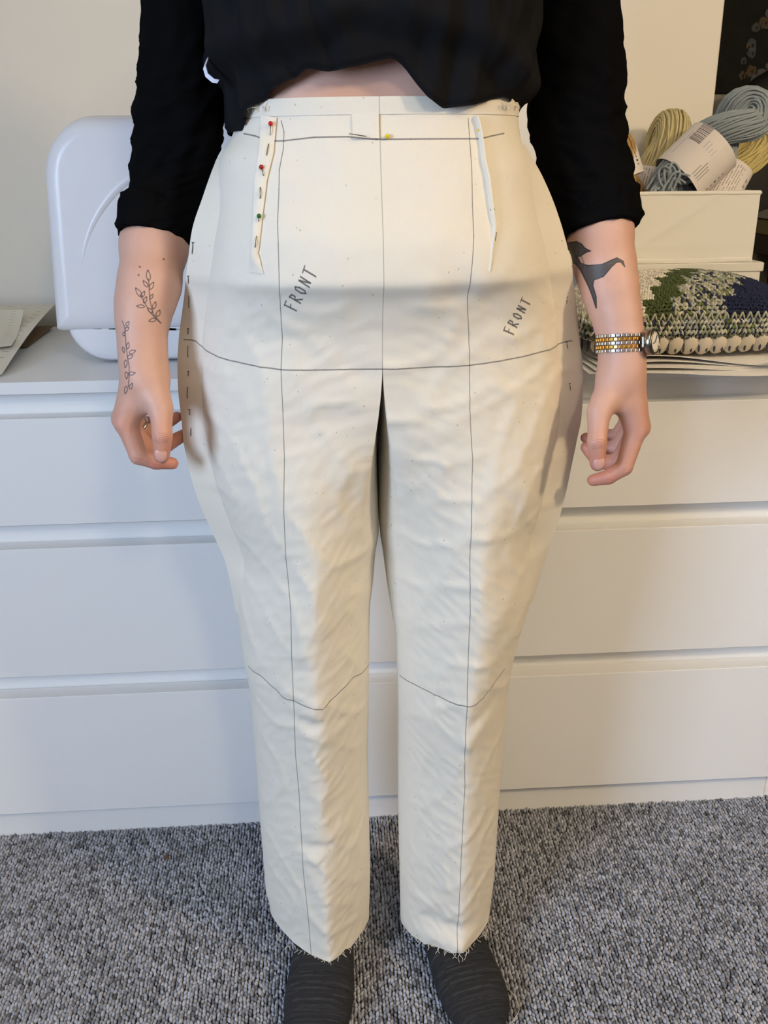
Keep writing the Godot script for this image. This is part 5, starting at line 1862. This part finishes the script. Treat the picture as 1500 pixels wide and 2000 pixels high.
func socks(who: Node3D) -> void:
	var m := mat(Color.WHITE, 0.95, sock_print())
	for side in 2:
		var s := -1.0 if side == 0 else 1.0
		var hx := -0.027 if side == 0 else 0.137
		var ang := -0.1 if side == 0 else 0.2
		# cross-sections of the foot from heel to toe: distance, half width, top, lean
		var secs := [[-0.062, 0.012, 0.05], [-0.056, 0.026, 0.07], [-0.035, 0.033, 0.095], [0.0, 0.037, 0.108], [0.025, 0.039, 0.094], [0.055, 0.041, 0.07], [0.085, 0.0435, 0.055], [0.12, 0.046, 0.046], [0.145, 0.0455, 0.042], [0.165, 0.042, 0.037], [0.18, 0.035, 0.033], [0.19, 0.024, 0.026], [0.196, 0.01, 0.018]]
		var P := PackedVector3Array()
		var T := PackedVector2Array()
		var dir := Vector3(sin(ang), 0, cos(ang))
		var sid := Vector3(cos(ang), 0, -sin(ang))
		for j in 49:
			var f := j / 48.0 * 12.0
			var k := mini(int(f), 11)
			var q := [0.0, 0.0, 0.0]
			for e in 3:
				q[e] = lerpf(secs[k][e], secs[k + 1][e], f - k)
			for i in 40:
				var th := TAU * i / 40.0
				var y: float = q[2] * 0.5 + q[2] * 0.5 * spow(sin(th), 0.8)
				var half: float = q[1] * spow(cos(th), 0.8) * (1.0 - 0.25 * smoothstep(0.03, 0.1, y))
				var p: Vector3 = Vector3(hx, 0.004, 0.235) + dir * q[0] + sid * half + Vector3.UP * y
				p += Vector3(0, 0.0008 * sin(f * 9.0), 0)
				P.append(p)
				T.append(Vector2(th / TAU * 1.5, f / 9.0))
		var b := MB.new()
		b.grid(P, 40, true, T, 3)
		# the leg of the sock, up inside the trousers
		P = PackedVector3Array()
		T = PackedVector2Array()
		for j in 10:
			for i in 24:
				var th := TAU * i / 24.0
				P.append(Vector3(hx + cos(th) * (0.037 + 0.006 * j / 9.0), 0.075 + 0.16 * j / 9.0, 0.228 + sin(th) * (0.046 - 0.004 * j / 9.0)))
				T.append(Vector2(th / TAU, j / 12.0))
		b.grid(P, 24, true, T)
		part("sock", b, m, who, "dark slub-knit sock")


func watch(A: Array) -> void:
	var at: Vector3 = (A[5] as Vector3).lerp(A[4], 0.08)
	var t := thing("wristwatch", "two-tone steel and gold bracelet watch on the wrist above the hanging hand", "watch", at)
	var ax: Vector3 = ((A[4] as Vector3) - (A[6] as Vector3)).normalized()
	ax = (ax + Vector3(0.1, 0, 0)).normalized()
	var u := Vector3.RIGHT - ax * ax.x
	u = u.normalized()
	var w := ax.cross(u)
	if w.z < 0.0:
		w = -w
	var gold := mat(Color(0.86, 0.66, 0.3), 0.22, null, 1.0)
	var bright := mat(Color(0.8, 0.8, 0.8), 0.2, null, 1.0)
	var rx := 0.0268
	var rz := 0.0262
	var meshes := []
	for k in 2:
		var b := MB.new()
		b.box(Vector3.ZERO, Vector3(0.0043, 0.0038, 0.0022), 0.0007)
		meshes.append(b.mesh())
	# the bracelet runs from one side of the case round the wrist to the other; five links to a course
	var n := 30
	for k in n:
		for q in 5:
			var f := deg_to_rad(62.0 + 318.0 * (k + (0.5 if q & 1 else 0.0)) / n)
			var nrm := (u * cos(f) * rz + w * sin(f) * rx).normalized()
			var o := part_mesh("link", meshes[0], gold if q & 1 else bright, t)
			var tang := nrm.cross(ax)
			o.transform = Transform3D(Basis(tang, ax, nrm).orthonormalized(), u * cos(f) * rx + w * sin(f) * rz + ax * (q - 2) * 0.00395)
	# case and dial face outward, a little forward
	var fd := (u * cos(0.42) + w * sin(0.42) * 0.55).normalized()
	fd = (u * 0.76 + w * 0.65).normalized()
	var c := fd * 0.0325
	var side := ax.cross(fd)
	var b := MB.new()
	var P := PackedVector3Array()
	for q in [[0.0, 0.9], [0.001, 1.0], [0.0055, 1.0], [0.0068, 0.93]]:
		for k in 36:
			var f := TAU * k / 36.0
			P.append(c + fd * (q[0] - 0.003) + (ax * cos(f) * 0.0142 + side * sin(f) * 0.0142) * q[1])
	b.grid(P, 36, true, PackedVector2Array(), 3)
	for s in [-1, 1]:
		b.box(c - fd * 0.003 + side * 0.0135 * s, Vector3(0.005, 0.012, 0.003), 0.001, Basis(side, ax, fd).orthonormalized())
	part("case", b, mat(Color(0.62, 0.6, 0.55), 0.25, null, 1.0), t)
	b = MB.new()
	var ring_ := PackedVector3Array()
	for k in 36:
		var f := TAU * k / 36.0
		ring_.append(c + fd * 0.0042 + (ax * cos(f) + side * sin(f)) * 0.0118)
	b.tube(ring_, PackedFloat32Array([0.0011]), 6, true)
	part("bezel", b, mat(Color(0.55, 0.5, 0.38), 0.25, null, 1.0), t)
	b = MB.new()
	P = PackedVector3Array()
	for q in [0.0036, 0.0042]:
		for k in 36:
			var f := TAU * k / 36.0
			P.append(c + fd * q + (ax * cos(f) + side * sin(f)) * 0.0112)
	b.grid(P, 36, true, PackedVector2Array(), 3)
	var dial := part("dial", b, mat(Color(0.93, 0.92, 0.9), 0.3), t)
	for hnd in [[0.6, 0.0085], [-1.9, 0.006]]:
		b = MB.new()
		var d: Vector3 = ax * cos(hnd[0]) + side * sin(hnd[0])
		b.cyl(c + fd * 0.0046, c + fd * 0.0046 + d * hnd[1], 0.0005, 6)
		part("hand", b, mat(Color(0.1, 0.1, 0.1), 0.4), dial)
	for k in 12:
		b = MB.new()
		var d := ax * cos(TAU * k / 12.0) + side * sin(TAU * k / 12.0)
		b.cyl(c + fd * 0.0044 + d * 0.0088, c + fd * 0.0044 + d * 0.0102, 0.0003, 5)
		part("hour_mark", b, mat(Color(0.3, 0.3, 0.3), 0.4), dial)


func pin(pts: Array, label: String, head: Color, group: String, lift: float) -> void:
	# a dressmaker's pin that dips in and out of the cloth: pairs of points are the stretches that show
	var at: Vector3 = pts[0]
	var t := thing("pin", label, "pin", at, group)
	var b := MB.new()
	if head == Color.BLACK:
		b.cyl(Vector3(0, 0, lift) + Vector3(-0.0011, 0, 0), Vector3(0.0011, 0, lift), 0.0005, 6)
	else:
		b.ball(Vector3(0, 0, lift + 0.0008), Vector3(0.0022, 0.0022, 0.0022), 7)
	part("head", b, mat(head if head != Color.BLACK else Color(0.4, 0.4, 0.4), 0.25, null, 0.0 if head != Color.BLACK else 1.0), t)
	for k in range(0, pts.size() - 1, 2):
		b = MB.new()
		var a: Vector3 = pts[k] - at
		var e: Vector3 = pts[k + 1] - at
		var path := PackedVector3Array()
		for q in 7:
			var f := q / 6.0
			path.append(a.lerp(e, f) + Vector3(0, 0, lift * (0.1 + 0.9 * sin(PI * f))))
		b.tube(path, PackedFloat32Array([0.00042]), 6)
		part("shaft", b, mat(Color(0.42, 0.4, 0.36), 0.3, null, 1.0), t)


func pins() -> void:
	# pins through the side seam allowances stand on the strip's front face
	var L: Array = [Vector3(-0.1325,0.9871,0.272),Vector3(-0.1345,0.9758,0.272),Vector3(-0.1412,0.9534,0.272),Vector3(-0.1425,0.9449,0.272),Vector3(-0.1441,0.9321,0.272),Vector3(-0.1458,0.9187,0.272),Vector3(-0.1487,0.897,0.272),Vector3(-0.1492,0.8909,0.272),Vector3(-0.1503,0.8788,0.272),Vector3(-0.1513,0.8665,0.272),Vector3(-0.152,0.8513,0.272),Vector3(-0.1525,0.8462,0.272),Vector3(-0.1547,0.8336,0.272),Vector3(-0.1564,0.8204,0.272),Vector3(-0.1551,0.8082,0.272),Vector3(-0.1551,0.8017,0.272),Vector3(-0.1552,0.787,0.272),Vector3(-0.156,0.7781,0.272)]
	var R: Array = [Vector3(0.244,0.9827,0.272),Vector3(0.2461,0.9747,0.272),Vector3(0.2569,0.9233,0.272),Vector3(0.258,0.9139,0.272),Vector3(0.2609,0.874,0.272),Vector3(0.2637,0.8648,0.272),Vector3(0.2665,0.8282,0.272),Vector3(0.2688,0.8187,0.272)]
	for side in 2:
		var A: Array = L if side == 0 else R
		for k in A.size():
			var p: Vector3 = A[k]
			var base := leg_point(side, p.y, 0.405)
			var back := leg_point(side, p.y, 0.47)
			var xo := spl(LO if side == 0 else RO, p.y)
			var u := clampf((p.x - base.x) / (xo - base.x), 0.0, 1.0)
			var open := smoothstep(0.556, 0.64, p.y) * (1.0 - smoothstep(1.03, 1.075, p.y))
			p.z = lerpf(base.z - 0.0016, back.z + open * 0.012, u) + open * 0.003 * sin(p.y * 46.0 + side * 2.0) * u + 0.0006
			A[k] = p
	var gl := "pins down the side seam beside the ring hand"
	pin([L[0], L[1]], "topmost plain pin in the side seam by the vine-tattooed arm", Color.BLACK, gl, 0.0016)
	var place := ["second", "third", "fourth", "lowest"]
	for k in 4:
		pin([L[2 + k * 4], L[3 + k * 4], L[4 + k * 4], L[5 + k * 4]], "%s plain pin down the side seam by the vine-tattooed arm" % place[k], Color.BLACK, gl, 0.0016)
	place = ["topmost", "second", "third", "lowest"]
	for k in 4:
		pin([R[k * 2], R[k * 2 + 1]], "%s plain pin down the side seam by the watch arm" % place[k], Color.BLACK, "pins down the side seam beside the watch hand", 0.0016)
	var D: Array = [Vector3(-0.0462,1.0951,0.3501),Vector3(-0.0471,1.0851,0.3538),Vector3(-0.0487,1.0776,0.3573),Vector3(-0.0509,1.0676,0.3616),Vector3(-0.0561,1.0576,0.363),Vector3(-0.0544,1.0502,0.3666),Vector3(-0.0579,1.0402,0.3679),Vector3(-0.0584,1.0302,0.3707),Vector3(-0.0599,1.0152,0.376),Vector3(-0.0606,1.0103,0.378),Vector3(-0.0629,0.9978,0.3823),Vector3(-0.0647,0.9878,0.3843)]
	var cols := [Color(0.75, 0.05, 0.04), Color(0.62, 0.05, 0.05), Color(0.12, 0.4, 0.14)]
	var who := ["upper red-headed pin at the top of the wide dart fold", "lower red-headed pin halfway down the wide dart fold", "green-headed pin near the bottom of the wide dart fold"]
	for k in 12:
		var p: Vector3 = D[k]
		p.z = maxf(p.z, front_z(0, p.x, p.y) + 0.0056)
		D[k] = p
	for k in 3:
		pin([D[k * 4], D[k * 4 + 1], D[k * 4 + 2], D[k * 4 + 3]], who[k], cols[k], "coloured pins in the dart folds", 0.0014)
	D = [Vector3(0.1482,1.0876,0.3585),Vector3(0.1581,1.0177,0.3816),Vector3(0.1612,0.9978,0.3893),Vector3(0.1596,0.9903,0.3927)]
	for k in 4:
		var p: Vector3 = D[k]
		p.z = front_z(1, p.x, p.y) + 0.001
		D[k] = p
	pin([D[0], D[0] + Vector3(0.001, -0.005, 0)], "yellow-headed pin tucked behind the narrow dart fold", Color(0.85, 0.72, 0.05), "coloured pins in the dart folds", 0.001)
	pin([D[1], D[1] + Vector3(0.0008, -0.004, 0), D[2], D[3]], "green-headed pin behind the lower end of the narrow dart fold", Color(0.2, 0.42, 0.12), "coloured pins in the dart folds", 0.001)
	D = [Vector3(0.0601,1.0826,0.3767),Vector3(0.0601,1.0826,0.3767),Vector3(0.041,1.0826,0.3765),Vector3(0.025,1.0851,0.3748)]
	for k in 4:
		var p: Vector3 = D[k]
		p.z = front_z(1 if p.x > 0.054 else 0, p.x, p.y) + (0.001 if k < 2 else 0.0055)
		D[k] = p
	pin([D[0], D[1], D[2], D[3]], "yellow-headed pin lying across the centre front of the waistline", Color(0.86, 0.78, 0.05), "", 0.0014)
